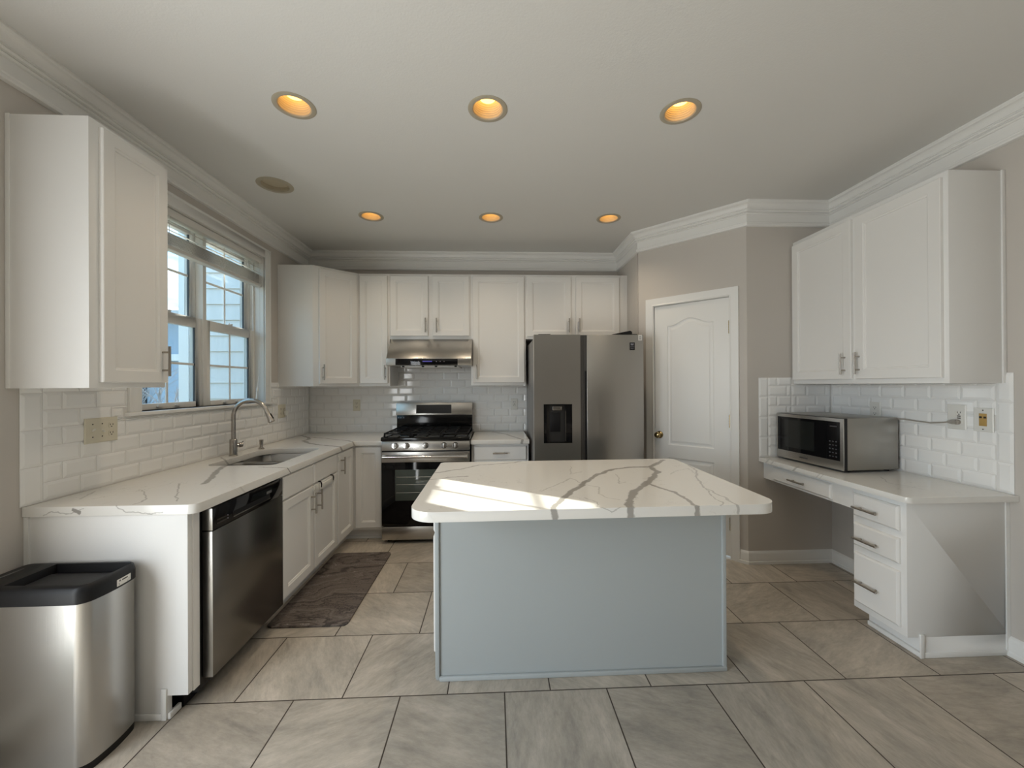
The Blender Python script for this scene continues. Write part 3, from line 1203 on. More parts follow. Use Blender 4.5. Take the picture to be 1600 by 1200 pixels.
for (x, y), lab in zip(LIT, ('lit recessed ceiling light nearest the left window cabinet, front row', 'lit recessed ceiling light in the middle of the front row above the island',
                             'lit recessed ceiling light at the right of the front row', 'lit recessed ceiling light of the far row above the corner cabinet and stove',
                             'lit recessed ceiling light in the middle of the far row', 'lit recessed ceiling light of the far row in front of the refrigerator')):
    recessed_light(x, y, lab)
recessed_light(*UNLIT, 'unlit beige recessed ceiling light near the sink window', lit=False)


# ------------------------------------------------------------------ tile backsplash
def tile(m, T, a0, a1, b0, b1, t=0.008):
    """one bevelled subway tile, face out along c"""
    g, e = 0.0011, 0.013
    a0, a1, b0, b1 = a0 + g, a1 - g, b0 + g, b1 - g
    if a1 - a0 < 0.004 or b1 - b0 < 0.004:
        return
    ea = min(e, (a1 - a0) * 0.4)
    eb = min(e, (b1 - b0) * 0.4)
    m.loft([rect(a0, a1, b0, b1, 0.001), rect(a0, a1, b0, b1, t * 0.45), rect(a0 + ea, a1 - ea, b0 + eb, b1 - eb, t)], cap0=False)


def field(m, T, a_lo, a_hi, z_lo, z_hi, z0, phase, skip=()):
    """running bond of 152 x 76 tiles clipped to a rectangle, leaving out skip rectangles (a0,a1,b0,b1)"""
    W, Hh = 0.1525, 0.0765
    k = int(math.floor((z_lo - z0) / Hh + 1e-4))
    while z0 + k * Hh < z_hi - 0.003:
        b0, b1 = max(z_lo, z0 + k * Hh), min(z_hi, z0 + (k + 1) * Hh)
        off = phase + (W / 2 if k % 2 else 0)
        j = int(math.floor((a_lo - off) / W))
        while off + j * W < a_hi:
            a0, a1 = max(a_lo, off + j * W), min(a_hi, off + (j + 1) * W)
            segs = [(a0, a1, b0, b1)]
            for s0, s1, t0, t1 in skip:
                nxt = []
                for (c0, c1, d0, d1) in segs:
                    if c1 <= s0 or c0 >= s1 or d1 <= t0 or d0 >= t1:
                        nxt.append((c0, c1, d0, d1))
                        continue
                    if d0 < t0:
                        nxt.append((c0, c1, d0, t0))
                    if d1 > t1:
                        nxt.append((c0, c1, t1, d1))
                    e0, e1 = max(d0, t0), min(d1, t1)
                    if c0 < s0:
                        nxt.append((c0, s0, e0, e1))
                    if c1 > s1:
                        nxt.append((s1, c1, e0, e1))
                segs = nxt
            for sgm in segs:
                tile(m, T, *sgm)
            j += 1
        k += 1


def build_tiles():
    z0 = 0.890
    bs = thing('tile_backsplash', 'glossy white subway tiles on the wall under the window', 'backsplash', (XL, 2.95, ZT))
    TL = frame((XL, 0, 0), (0, 1, 0), (1, 0, 0))
    m = MB(TL)
    win = (2.168 - 0.004, 3.479 + 0.004, 1.213, 3.0)
    for k in range(4):
        tile(m, TL, 1.692, 1.774, max(ZT + 0.001, z0 + k * 0.1525 - 0.004), min(1.410, z0 + (k + 1) * 0.1525 - 0.004))
    field(m, TL, 1.774, YD - 0.009, ZT + 0.001, 1.400, z0, 1.774, [win, (2.14, 3.527, 1.205, 1.262)])
    m.build('tiles', M['tile'], bs, angle=10)
    m = MB(TL)
    m.box(1.694, 2.168, ZT, 1.405, 0.0, 0.002)
    m.box(2.168, 3.479, ZT, 1.212, 0.0, 0.002)
    m.box(3.483, YD - 0.002, ZT, 1.40, 0.0, 0.002)
    m.build('grout', M['grout'], bs)
    bs = thing('tile_backsplash', 'glossy white subway tiles on the back wall behind the stove', 'backsplash', (-0.75, YD, ZT))
    TB = frame((0, YD, 0), (1, 0, 0), (0, -1, 0))
    m = MB(TB)
    field(m, TB, XL + 0.009, A.x - 0.6, ZT + 0.001, 1.63, z0, -0.610 - 0.1525 * 6)
    m.build('tiles', M['tile'], bs, angle=10)
    m = MB(TB)
    m.box(XL, A.x - 0.6, ZT, 1.63, 0.0, 0.002)
    m.build('grout', M['grout'], bs)
    bs = thing('tile_backsplash', 'glossy white subway tiles on the wall above the desk', 'backsplash', (XR, 2.42, ZD))
    zr = 0.8155
    TR = frame((XR, 0, 0), (0, 1, 0), (-1, 0, 0))
    m = MB(TR)
    for k in range(4):
        tile(m, TR, 1.881, 1.951, max(ZD + 0.001, zr + k * 0.1525 - 0.005), min(1.418, zr + (k + 1) * 0.1525 - 0.005))
    field(m, TR, 1.951, B.y - 0.009, ZD + 0.001, 1.363, zr, 2.262)
    m.build('tiles', M['tile'], bs, angle=10)
    m = MB()
    m.box(XR - 0.002, XR, 1.883, B.y - 0.0005, ZD, 1.416)
    m.build('grout', M['grout'], bs)
    bs = thing('tile_backsplash', 'narrow strip of glossy white subway tiles on the short wall left of the microwave', 'backsplash', (2.29, B.y, ZD))
    TW = frame((0, B.y, 0), (1, 0, 0), (0, -1, 0))
    m = MB(TW)
    for k in range(4):
        tile(m, TW, 2.005, 2.078, max(ZD + 0.001, zr + k * 0.1525 - 0.005), min(1.414, zr + (k + 1) * 0.1525 - 0.005))
    field(m, TW, 2.078, 2.260, ZD + 0.001, 1.414, zr, 2.225)
    field(m, TW, 2.260, XR - 0.009, ZD + 0.001, 1.363, zr, 2.225)
    m.build('tiles', M['tile'], bs, angle=10)
    m = MB()
    m.box(2.007, XR - 0.0022, B.y - 0.002, B.y, ZD, 1.412)
    m.build('grout', M['grout'], bs)


build_tiles()


# ------------------------------------------------------------------ upper cabinets
def upper_box(m, x0, x1, y0, y1, z0, z1):
    m.box(x0, x1, y0, y1, z0, z1)


YF = 3.893


def build_uppers():
    G = 'white wall cabinets'
    wb = YD - 0.001
    # near-left, beside the window
    c = thing('wall_cabinet', 'tall white wall cabinet at the left edge, near side of the window', 'cabinet', (-1.75, 1.83, UB), G)
    xf = -1.594
    m = MB()
    m.box(XL + 0.001, xf, 1.649, 2.014, UB, UT)
    m.box(XL + 0.001, XL + 0.018, 1.646, 1.650, UB, UT + 0.002)
    m.build('body', M['panel'], c, bevel=0.0012)
    T = frame((xf, 0, 0), (0, 1, 0), (1, 0, 0))
    d = shaker_door(T, 1.688, 2.010, 1.388, 2.418, c, fw=0.050)
    bar_pull(T, 1.976, 1.418, 1.560, d)
    # diagonal corner cabinet
    c = thing('wall_cabinet', 'white corner wall cabinet set diagonally right of the window', 'cabinet', (-1.6, 3.92, UB), G)
    p0, p1 = Vector((-1.602, 3.617, 0)), Vector((-1.295, YF, 0))
    m = MB()
    m.prism([(XL + 0.001, 3.617), (p0.x, p0.y), (p1.x, p1.y), (-1.295, wb), (XL + 0.001, wb)], UB, UT)
    m.build('body', M['panel'], c, bevel=0.0012)
    u = (p1 - p0).normalized()
    n = Vector((u.y, -u.x, 0))
    T = frame(p0, u, n)
    L = (p1 - p0).length
    d = shaker_door(T, 0.050, L - 0.022, 1.388, 2.418, c)
    bar_pull(T, 0.078, 1.418, 1.560, d)
    T = frame((0, YF, 0), (1, 0, 0), (0, -1, 0))

    def cab(label, x0, x1, z0, doors, base):
        c = thing('wall_cabinet', label, 'cabinet', ((x0 + x1) / 2, 4.05, z0), G)
        m = MB()
        m.box(x0 + 0.0005, x1 - 0.0005, YF, wb, z0, UT)
        m.build('body', M['cabinet'], c, bevel=0.001)
        for a0, a1, b0, b1, h, hz in doors:
            d = shaker_door(T, a0, a1, b0, b1, c)
            bar_pull(T, h, hz, hz + 0.138, d)
        return c
    cab('narrow white wall cabinet left of the range hood', -1.295, -1.0, UB, [(-1.280, -1.018, 1.390, 2.418, -1.040, 1.424)], 0)
    cab('white two-door wall cabinet above the range hood', -1.0, -0.225, 1.812, [(-0.990, -0.634, 1.842, 2.418, -0.656, 1.872), (-0.590, -0.240, 1.842, 2.418, -0.551, 1.872)], 0)
    cab('tall white wall cabinet between range hood and refrigerator', -0.225, 0.304, UB, [(-0.207, 0.290, 1.392, 2.418, -0.170, 1.424)], 0)
    c = cab('white two-door wall cabinet above the refrigerator', 0.304, A.x - 0.001, 1.815, [(0.318, 0.748, 1.836, 2.418, 0.725, 1.872), (0.795, 1.224, 1.836, 2.418, 0.824, 1.872)], 0)
    # right, above the desk
    c = thing('wall_cabinet', 'white two-door wall cabinet above the microwave', 'cabinet', (2.43, 2.44, UB), G)
    xf = 2.281
    m = MB()
    m.box(xf, XR - 0.001, 1.9155, B.y - 0.002, UB, UT)
    m.box(XR - 0.020, XR - 0.001, 1.908, 1.9156, UB, UT + 0.001)
    m.build('body', M['panel'], c, bevel=0.0012)
    T = frame((xf, 0, 0), (0, 1, 0), (-1, 0, 0))
    d = shaker_door(T, 2.452, 2.955, 1.394, 2.410, c, fw=0.056)
    bar_pull(T, 2.496, 1.424, 1.560, d)
    d = shaker_door(T, 1.938, 2.424, 1.394, 2.410, c, fw=0.056)
    bar_pull(T, 2.394, 1.424, 1.560, d)


build_uppers()


# ------------------------------------------------------------------ base cabinets, left run
XB = -1.252           # face of the left base boxes
YB = 3.588            # face of the back base boxes


def build_bases():
    G = 'white base cabinets'
    # end panel and stile before the dishwasher
    c = thing('end_panel', 'white end panel of the sink counter behind the trash bin', 'panel', (-1.58, 1.73, 0))
    m = MB()
    prof = [(XL + 0.001, 0), (-1.350, 0), (-1.350, 0.098), (-1.268, 0.098), (-1.268, 0.843), (XL + 0.001, 0.843)]
    m.loft([[(x, 1.712, z) for x, z in prof], [(x, 1.736, z) for x, z in prof]])
    m.build('side_panel', M['panel'], c, bevel=0.001)
    m = MB()
    m.box(-1.330, -1.262, 1.736, 1.770, 0.098, 0.843)
    m.build('stile', M['cabinet'], c)
    m = MB()
    m.box(XL + 0.001, XL + 0.020, 1.706, 1.712, 0.0, 0.843)
    m.build('scribe_strip', M['trim'], c)
    m = MB()
    m.box(-1.372, -1.350, 1.704, 1.712, 0.0, 0.128)
    m.box(XL + 0.020, -1.372, 1.706, 1.712, 0.0, 0.028)
    m.box(-1.352, -1.338, 1.712, 1.772, 0.0, 0.026)
    m.build('toe_trim', M['trim'], c, bevel=0.003)
    # sink base
    c = thing('base_cabinet', 'white sink base cabinet with two doors beside the dishwasher', 'cabinet', (-1.55, 2.8, 0), G)
    m = MB()
    m.box(XL + 0.01, XB, 2.386, 2.400, 0.10, 0.843)
    m.box(XL + 0.01, XB, 3.190, 3.204, 0.10, 0.843)
    m.box(XL + 0.01, XB, 2.400, 3.190, 0.10, 0.118)
    m.box(XB - 0.02, XB, 2.400, 3.190, 0.118, 0.66)
    m.box(XB - 0.02, XB, 2.400, 3.190, 0.66, 0.843)
    m.box(XL + 0.05, -1.33, 2.386, 3.204, 0.0, 0.10)
    m.build('body', M['cabinet'], c)
    T = frame((XB, 0, 0), (0, 1, 0), (1, 0, 0))
    slab_front(T, 2.394, 2.786, 0.700, 0.834, c, name='false_drawer_front', edge=0.006)
    slab_front(T, 2.804, 3.196, 0.700, 0.834, c, name='false_drawer_front', edge=0.006)
    d = shaker_door(T, 2.394, 2.786, 0.122, 0.690, c)
    bar_pull(T, 2.752, 0.512, 0.650, d)
    d = shaker_door(T, 2.804, 3.196, 0.122, 0.690, c)
    bar_pull(T, 2.846, 0.512, 0.650, d)
    # corner cabinet: L-shaped body, one narrow door on each leg
    c = thing('base_cabinet', 'white corner base cabinet between sink and stove', 'cabinet', (-1.45, 3.75, 0), G)
    m = MB()
    m.prism([(XL + 0.01, 3.206), (XB, 3.206), (XB, YB), (-0.990, YB), (-0.990, YD - 0.012), (XL + 0.01, YD - 0.012)], 0.10, 0.843)
    m.prism([(XL + 0.05, 3.206), (-1.33, 3.206), (-1.33, YB + 0.075), (-0.990, YB + 0.075), (-0.990, YD - 0.03), (XL + 0.05, YD - 0.03)], 0.0, 0.10)
    m.build('body', M['cabinet'], c)
    d = shaker_door(T, 3.214, 3.548, 0.122, 0.828, c, fw=0.055)
    bar_pull(T, 3.272, 0.662, 0.798, d)
    TB = frame((0, YB, 0), (1, 0, 0), (0, -1, 0))
    shaker_door(TB, -1.222, -0.998, 0.122, 0.828, c, fw=0.050)
    m = MB()
    m.box(-1.33, -0.992, YB + 0.058, YB + 0.075, 0.0, 0.022)
    m.build('toe_trim', M['trim'], c, bevel=0.004)
    # drawer cabinet right of the stove
    c = thing('base_cabinet', 'white base cabinet with one drawer between stove and refrigerator', 'cabinet', (0.05, 3.88, 0), G)
    m = MB()
    m.box(-0.208, 0.300, YB, YD - 0.012, 0.10, 0.843)
    m.box(-0.208, 0.300, YB + 0.075, YD - 0.03, 0.0, 0.10)
    m.build('body', M['cabinet'], c)
    d = slab_front(TB, -0.190, 0.284, 0.698, 0.826, c)
    bar_pull(TB, 0.765, -0.018, 0.112, d, horiz=True)
    d = shaker_door(TB, -0.190, 0.284, 0.122, 0.682, c)
    bar_pull(TB, 0.245, 0.51, 0.65, d)
    # safety latches on the sink and corner doors
    for yy, z0, lab in ((2.775, 0.655, 'white child latch on the near sink cabinet door'), (2.822, 0.655, 'white child latch on the far sink cabinet door'), (3.222, 0.775, 'white child latch on the corner cabinet door')):
        l = thing('child_latch', lab, 'latch', (XB + 0.03, yy, z0), 'child latches on the cabinet doors')
        m = MB()
        m.box(XB + 0.0192, XB + 0.030, yy - 0.010, yy + 0.010, z0, z0 + 0.034)
        m.build('pad', M['white_plastic'], l, bevel=0.003)
        m = MB()
        m.box(XB + 0.0292, XB + 0.034, yy - 0.004, yy + 0.006, z0 + 0.004, z0 + 0.028)
        m.build('button', M['white_plastic'], l, bevel=0.002)
    # towel bar hooked over the far sink door
    tb = thing('over_door_towel_bar', 'white towel bar with black hooks over the far sink cabinet door', 'towel bar', (XB + 0.03, 2.98, 0.64))
    for yy in (2.882, 3.090):
        m = MB()
        pts = [(XB + 0.0215, 0.664), (XB + 0.0215, 0.6915), (XB + 0.004, 0.6925)]
        m.tube([(XB + 0.030, yy, 0.655), (XB + 0.032, yy, 0.680), (XB + 0.026, yy, 0.6945), (XB + 0.010, yy, 0.6955)], 0.0045, 8)
        m.build('hook', M['black'], tb)
    m = MB()
    m.box(XB + 0.0195, XB + 0.029, 2.868, 3.105, 0.640, 0.676)
    m.build('bar', M['white_plastic'], tb, bevel=0.003)


build_bases()


def build_dishwasher():
    d = thing('dishwasher', 'stainless dishwasher with reflection-darkened front colour and black control strip under the sink counter', 'dishwasher', (-1.5, 2.08, 0))
    y0, y1 = 1.800, 2.378
    xf = -1.228
    m = MB()
    m.box(XL + 0.03, -1.275, 1.778, 2.384, 0.06, 0.838)
    m.build('tub', M['black'], d)
    m = MB()
    m.box(-1.272, xf, y0, y1, 0.105, 0.738)
    o = m.build('door', [M['dark_steel'], M['steel_v']], d, bevel=0.002)
    for p in o.data.polygons:                      # side edges stay bright steel; the front has its dark reflection in the colour
        if abs(p.normal.y) > 0.9:
            p.material_index = 1
    T = frame((xf, 0, 0), (0, 1, 0), (1, 0, 0))
    m = MB()
    m.box(-1.272, xf, y0, y1, 0.741, 0.838)
    o = m.build('control_panel', [M['gloss_black'], M['steel_v']], d, bevel=0.0015)
    for p in o.data.polygons:
        if p.normal.y < -0.9:
            p.material_index = 1
    m = MB(T)
    m.box(1.935, 2.245, 0.762, 0.782, -0.001, 0.0015)
    m.build('pocket_handle', M['black'], o)
    m = MB(T)
    m.box(1.935, 2.245, 0.756, 0.762, 0, 0.005)
    m.build('handle_lip', M['dark_steel'], o, bevel=0.001)
    for zz in (0.760, 0.775):
        m = MB(T)
        m.box(1.828, 1.893, zz, zz + 0.006, -0.001, 0.001)
        m.build('vent_slot', M['slot'], o)
    m = MB(T)
    m.tube([(1.900, 0.778, 0), (1.900, 0.778, 0.001)], 0.003, 8)
    m.tube([(1.900, 0.764, 0), (1.900, 0.764, 0.001)], 0.003, 8)
    m.build('indicator', M['pale_ink'], o)
    m = MB(T)
    m.box(2.215, 2.262, 0.786, 0.800, -0.0005, 0.0008)
    m.build('badge', M['steel_v'], o)
    m = MB()
    m.box(XL + 0.10, -1.335, y0 - 0.022, y1 + 0.006, 0.0, 0.098)
    m.build('toe_kick', M['black'], d)


build_dishwasher()


# ------------------------------------------------------------------ counters, sink, taps
def slab_top(name, outline, holes, z0, z1, mat, label, cat, bev=0.006):
    bm = holed_slab(outline, holes, z0, z1)
    es = [e for e in bm.edges if len(e.link_faces) == 2 and e.calc_face_angle(0) > R(60) and abs(e.verts[0].co.z - e.verts[1].co.z) < 1e-6]
    bmesh.ops.bevel(bm, geom=es, offset=bev, segments=3, affect='EDGES', profile=0.5, clamp_overlap=True)
    cx = sum(p[0] for p in outline) / len(outline)
    cy = sum(p[1] for p in outline) / len(outline)
    bmesh.ops.translate(bm, verts=bm.verts, vec=(-cx, -cy, -z0))
    me = bpy.data.meshes.new(name)
    bm.to_mesh(me)
    bm.free()
    me.materials.append(mat)
    me.shade_smooth()
    me.set_sharp_from_angle(angle=R(40))
    for p in me.polygons:
        if abs(p.normal.z) > 0.999:
            p.use_smooth = False
    o = bpy.data.objects.new(name, me)
    COL.objects.link(o)
    o.location = (cx, cy, z0)
    return tag(o, label, cat)


def build_counters():
    xl = XL + 0.003
    c = 0.035
    near = [(-1.227 - c + c * math.cos(R(a)), 1.700 + c + c * math.sin(R(a))) for a in (-90, -72, -54, -36, -18, 0)]
    out = [(xl, 1.700)] + near + [(-1.227, 3.540), (-1.222, 3.548), (-1.214, 3.553), (-0.984, 3.553), (-0.984, YD - 0.0025), (xl, YD - 0.0025)]
    hole = round_rect(-1.775, -1.352, 2.520, 3.190, [0.07, 0.05, 0.05, 0.12])
    slab_top('countertop', out, [hole], 0.845, ZT, M['left_quartz'], 'white veined quartz countertop holding the sink', 'countertop')
    out = [(-0.212, 3.540), (0.304, 3.540), (0.304, YD - 0.0025), (-0.212, YD - 0.0025)]
    slab_top('countertop', out, [], 0.845, ZT, M['right_quartz'], 'short white quartz countertop between stove and refrigerator', 'countertop')
    # sink: two bowls hung under the counter
    s = thing('kitchen_sink', 'stainless steel double bowl sink set into the counter under the window', 'sink', (-1.56, 2.85, 0.66))
    for y0, y1, dep in ((2.512, 2.842, 0.665), (2.872, 3.198, 0.665)):
        m = MB()
        rings = []
        for ins, z in ((-0.008, 0.8445), (0.002, 0.8445), (0.004, 0.840), (0.012, dep + 0.03), (0.030, dep + 0.006), (0.055, dep)):
            rings.append([(x, y, z) for x, y in round_rect(-1.783 + ins, -1.344 - ins, y0 + ins, y1 - ins, max(0.012, 0.065 - ins * 0.5))])
        m.loft(rings, cap0=False, cap1=True)
        b = m.build('bowl', M['sink'], s, angle=50)
        m = MB()
        m.lathe([(0.044, 0.0), (0.044, 0.003), (0.036, 0.003), (0.030, -0.002), (0.0, -0.002)], (-1.56, (y0 + y1) / 2, dep), n=28)
        m.build('drain', M['chrome'], b)
    m = MB()
    m.box(-1.772, -1.356, 2.834, 2.880, 0.828, 0.838)
    m.build('divider', M['sink'], s, bevel=0.004)
    # faucet
    f = thing('faucet', 'stainless gooseneck pull-down faucet behind the sink', 'faucet', (-1.82, 2.88, ZT))
    bx, by = -1.822, 2.880
    m = MB()
    m.lathe([(0.027, 0), (0.027, 0.004), (0.0235, 0.007), (0.0235, 0.112), (0.020, 0.116), (0.013, 0.118)], (bx, by, ZT), n=28)
    m.build('faucet_body', M['faucet'], f)
    pts = [(bx, by, 0.995), (bx, by, 1.08)]
    cx, cz, rr = -1.705, 1.155, 0.117
    for k in range(0, 18):
        a = R(180 - k * 9.7)
        pts.append((cx + rr * math.cos(a), by, cz + rr * math.sin(a)))
    m = MB()
    m.tube(pts, 0.0135, 16)
    m.build('spout', M['faucet'], f, angle=60)
    m = MB()
    e = Vector(pts[-1])
    dv = (Vector((-1.553, by, 1.105)) - e).normalized()
    m.lathe([(0.0145, -0.004), (0.0150, 0.006), (0.0165, 0.030), (0.0205, 0.064), (0.0205, 0.074), (0.017, 0.077)], tuple(e), tuple(dv), 24)
    h = m.build('spray_head', M['faucet'], f)
    m = MB()
    side = dv.cross(Vector((0, 1, 0))).normalized()
    if side.x < 0:
        side = -side
    p0 = e + dv * 0.018 + side * 0.0165
    p1 = e + dv * 0.058 + side * 0.0200
    m.tube([tuple(p0), tuple(p1)], 0.005, 8)
    m.build('spray_button', M['black'], h)
    m = MB()
    ld = Vector((0.55, 0.80, 0.04)).normalized()
    m.lathe([(0.012, 0.015), (0.012, 0.034), (0.0175, 0.036), (0.0175, 0.054), (0.014, 0.058), (0.002, 0.059)], (bx, by, ZT + 0.068), tuple(ld), 22)
    q = Vector((bx, by, ZT + 0.068)) + ld * 0.046
    m.tube([tuple(q), tuple(q + Vector((0.012, 0.010, 0.026)))], [0.005, 0.004], 8)
    m.build('lever', M['faucet'], f)
    s = thing('soap_dispenser', 'short stainless soap dispenser right of the faucet', 'soap dispenser', (-1.800, 3.175, ZT))
    m = MB()
    m.lathe([(0.022, 0), (0.022, 0.004), (0.014, 0.010), (0.011, 0.018), (0.011, 0.036)], (-1.800, 3.175, ZT), n=24)
    m.build('collar', M['faucet'], s)
    m = MB()
    m.lathe([(0.0125, 0.036), (0.0145, 0.062), (0.0155, 0.068), (0.0150, 0.071), (0.002, 0.072)], (-1.800, 3.175, ZT), n=24)
    m.build('pump_head', M['faucet'], s)


build_counters()


# ------------------------------------------------------------------ stove and hood
def build_range():
    r = thing('gas_range', 'stainless gas range with black cooktop against the back wall', 'stove', (-0.6, 3.85, 0))
    x0, x1 = -0.978, -0.220
    yf = 3.502
    m = MB()
    m.box(x0, x1, yf + 0.05, 4.165, 0.028, 0.880)
    m.build('body', M['black'], r)
    for x in (x0 + 0.05, x1 - 0.05):
        for y in (yf + 0.09, 4.10):
            m = MB()
            m.lathe([(0.020, 0), (0.020, 0.030)], (x, y, 0), n=16)
            m.build('foot', M['black'], r)
    # lower drawer
    m = MB()
    m.box(x0, x1, yf + 0.004, yf + 0.05, 0.034, 0.148)
    m.build('drawer', M['steel'], r, bevel=0.003)
    # oven door
    m = MB()
    m.box(x0, x1, yf + 0.006, yf + 0.05, 0.156, 0.793)
    d = m.build('oven_door', M['gloss_black'], r, bevel=0.002)
    m = MB()
    m.box(x0, x1, yf, yf + 0.02, 0.704, 0.793)
    m.build('door_top_strip', M['steel'], d, bevel=0.002)
    m = MB()
    m.box(-0.862, -0.336, yf + 0.004, yf + 0.007, 0.372, 0.640)
    w = m.build('oven_window', M['window_dark'], d, bevel=0.0005)
    for zz in (0.44, 0.51, 0.575):
        m = MB()
        m.box(-0.850, -0.348, yf + 0.0030, yf + 0.0042, zz, zz + 0.003)
        m.build('rack_line', M['steel'], w)
    m = MB()
    ya = yf - 0.042
    m.tube([(x0 + 0.020, ya, 0.757), (x1 - 0.020, ya, 0.757)], 0.0125, 18)
    for x in (x0 + 0.030, x1 - 0.030):
        m.box(x - 0.014, x + 0.014, ya, yf + 0.002, 0.744, 0.770)
    m.build('handle', M['chrome'], d, angle=45)
    # knob panel, leaning back a little
    m = MB()
    m.prism_x([(yf - 0.002, 0.806), (yf + 0.06, 0.806), (yf + 0.06, 0.888), (yf + 0.012, 0.888)], x0, x1)
    p = m.build('control_panel', M['steel'], r, bevel=0.0015)
    ax = Vector((0, -0.082, -0.014)).normalized()
    ax = Vector((0, -1, 0.17)).normalized()
    for x in (-0.862, -0.764, -0.600, -0.441, -0.342):
        k = MB()
        c = (x, yf + 0.006, 0.846)
        k.lathe([(0.027, 0.0), (0.027, 0.004), (0.0245, 0.006), (0.0235, 0.024), (0.021, 0.028), (0.002, 0.029)], c, tuple(ax), 28)
        kn = k.build('knob', M['chrome'], p, angle=40)
        k = MB()
        q = Vector(c) + ax * 0.029
        k.box(x - 0.0045, x + 0.0045, q.y - 0.006, q.y + 0.004, q.z - 0.019, q.z + 0.019)
        k.build('knob_grip', M['chrome'], kn, bevel=0.002)
    m = MB()
    m.box(x0, x1, yf + 0.012, yf + 0.05, 0.794, 0.805)
    m.build('panel_gap', M['black'], r)
    # cooktop with rounded front lip
    m = MB()
    m.prism_x([(yf - 0.006, 0.890), (yf - 0.004, 0.915), (yf + 0.012, 0.922), (4.10, 0.922), (4.10, 0.888), (yf, 0.888)], x0 - 0.004, x1 + 0.004)
    m.build('cooktop', M['enamel'], r, bevel=0.003)
    for bx, by in ((-0.80, 3.68), (-0.80, 3.95), (-0.60, 3.81), (-0.40, 3.68), (-0.40, 3.95)):
        m = MB()
        m.lathe([(0.050, 0), (0.048, 0.008), (0.036, 0.010), (0.036, 0.016), (0.002, 0.018)], (bx, by, 0.922), n=24)
        m.build('burner', M['iron'], r)
    for gx0, gx1 in ((x0 + 0.012, -0.735), (-0.730, -0.470), (-0.465, x1 - 0.012)):
        m = MB()
        zz = 0.942
        for x in (gx0 + 0.006, (gx0 + gx1) / 2, gx1 - 0.006):
            m.box(x - 0.006, x + 0.006, 3.535, 4.075, zz, zz + 0.012)
        for y in (3.540, 3.68, 3.81, 3.95, 4.068):
            m.box(gx0, gx1, y - 0.006, y + 0.006, zz, zz + 0.012)
        for x in (gx0 + 0.006, gx1 - 0.006):
            for y in (3.540, 4.068):
                m.box(x - 0.007, x + 0.007, y - 0.007, y + 0.007, 0.922, zz)
        m.build('grate', M['iron'], r, bevel=0.002)
    # back guard
    m = MB()
    m.box(-0.990, x1 - 0.010, 4.105, 4.168, 0.900, 1.066)
    b = m.build('backguard', M['enamel'], r, bevel=0.003)
    m = MB()
    m.prism_x([(4.092, 1.068), (4.168, 1.068), (4.168, 1.192), (4.112, 1.192)], -0.996, x1 - 0.008)
    m.build('backguard_panel', M['steel'], b, bevel=0.004)
    T = frame((0, 4.1115, 1.1865), (1, 0, 0), (0, -1, 0.17))
    m = MB()
    m.prism_x([(4.0925, 1.084), (4.110, 1.172), (4.111, 1.172), (4.098, 1.084)], -0.794, -0.440)
    for i in range(len(m.v)):
        x, y, z = m.v[i]
        m.v[i] = (x, y - 0.0012 if y < 4.1105 else y, z)
    m.build('display', M['gloss_black'], b)
    for x in (-0.975, -0.953, -0.925):
        m = MB()
        m.box(x, x + 0.008, 4.1040, 4.1052, 1.038, 1.046)
        m.build('mark', M['pale_ink'], b)


build_range()


def build_hood():
    h = thing('range_hood', 'stainless under-cabinet range hood with black touch strip', 'range hood', (-0.6, 3.95, 1.535))
    x0, x1 = -0.984, -0.214
    yf = 3.690
    m = MB()
    m.prism_x([(YD - 0.0095, 1.8115), (3.882, 1.8115), (3.862, 1.805), (yf, 1.616), (yf, 1.552), (yf + 0.02, 1.548), (YD - 0.0095, 1.548)], x0, x1)
    m.build('body', M['steel'], h, bevel=0.002)
    m = MB()
    m.box(x0 + 0.084, x1 - 0.123, yf - 0.003, yf + 0.001, 1.553, 1.611)
    p = m.build('control_strip', M['gloss_black'], h, bevel=0.0008)
    m = MB()
    for i in range(7):
        m.box(-0.654 + i * 0.0125, -0.6445 + i * 0.0125, yf - 0.0036, yf - 0.0028, 1.582, 1.592)
    m.build('display', M['display'], p)
    for x in (-0.76, -0.725, -0.69, -0.53, -0.495, -0.46):
        m = MB()
        m.lathe([(0.004, 0), (0.004, 0.0006)], (x, yf - 0.003, 1.586), (0, -1, 0), 12)
        m.build('touch_button', M['pale_ink'], p)
    m = MB()
    m.box(x0 + 0.12, x1 - 0.12, yf + 0.05, 4.12, 1.536, 1.548)
    u = m.build('filter', M['hood_filter'], h, bevel=0.002)
    for x in (-0.84, -0.66, -0.54, -0.36):
        m = MB()
        m.lathe([(0.012, 0), (0.012, 0.010), (0.006, 0.012)], (x, yf + 0.045, 1.549), (0, 0, -1), 14)
        m.build('filter_knob', M['black'], u)


build_hood()


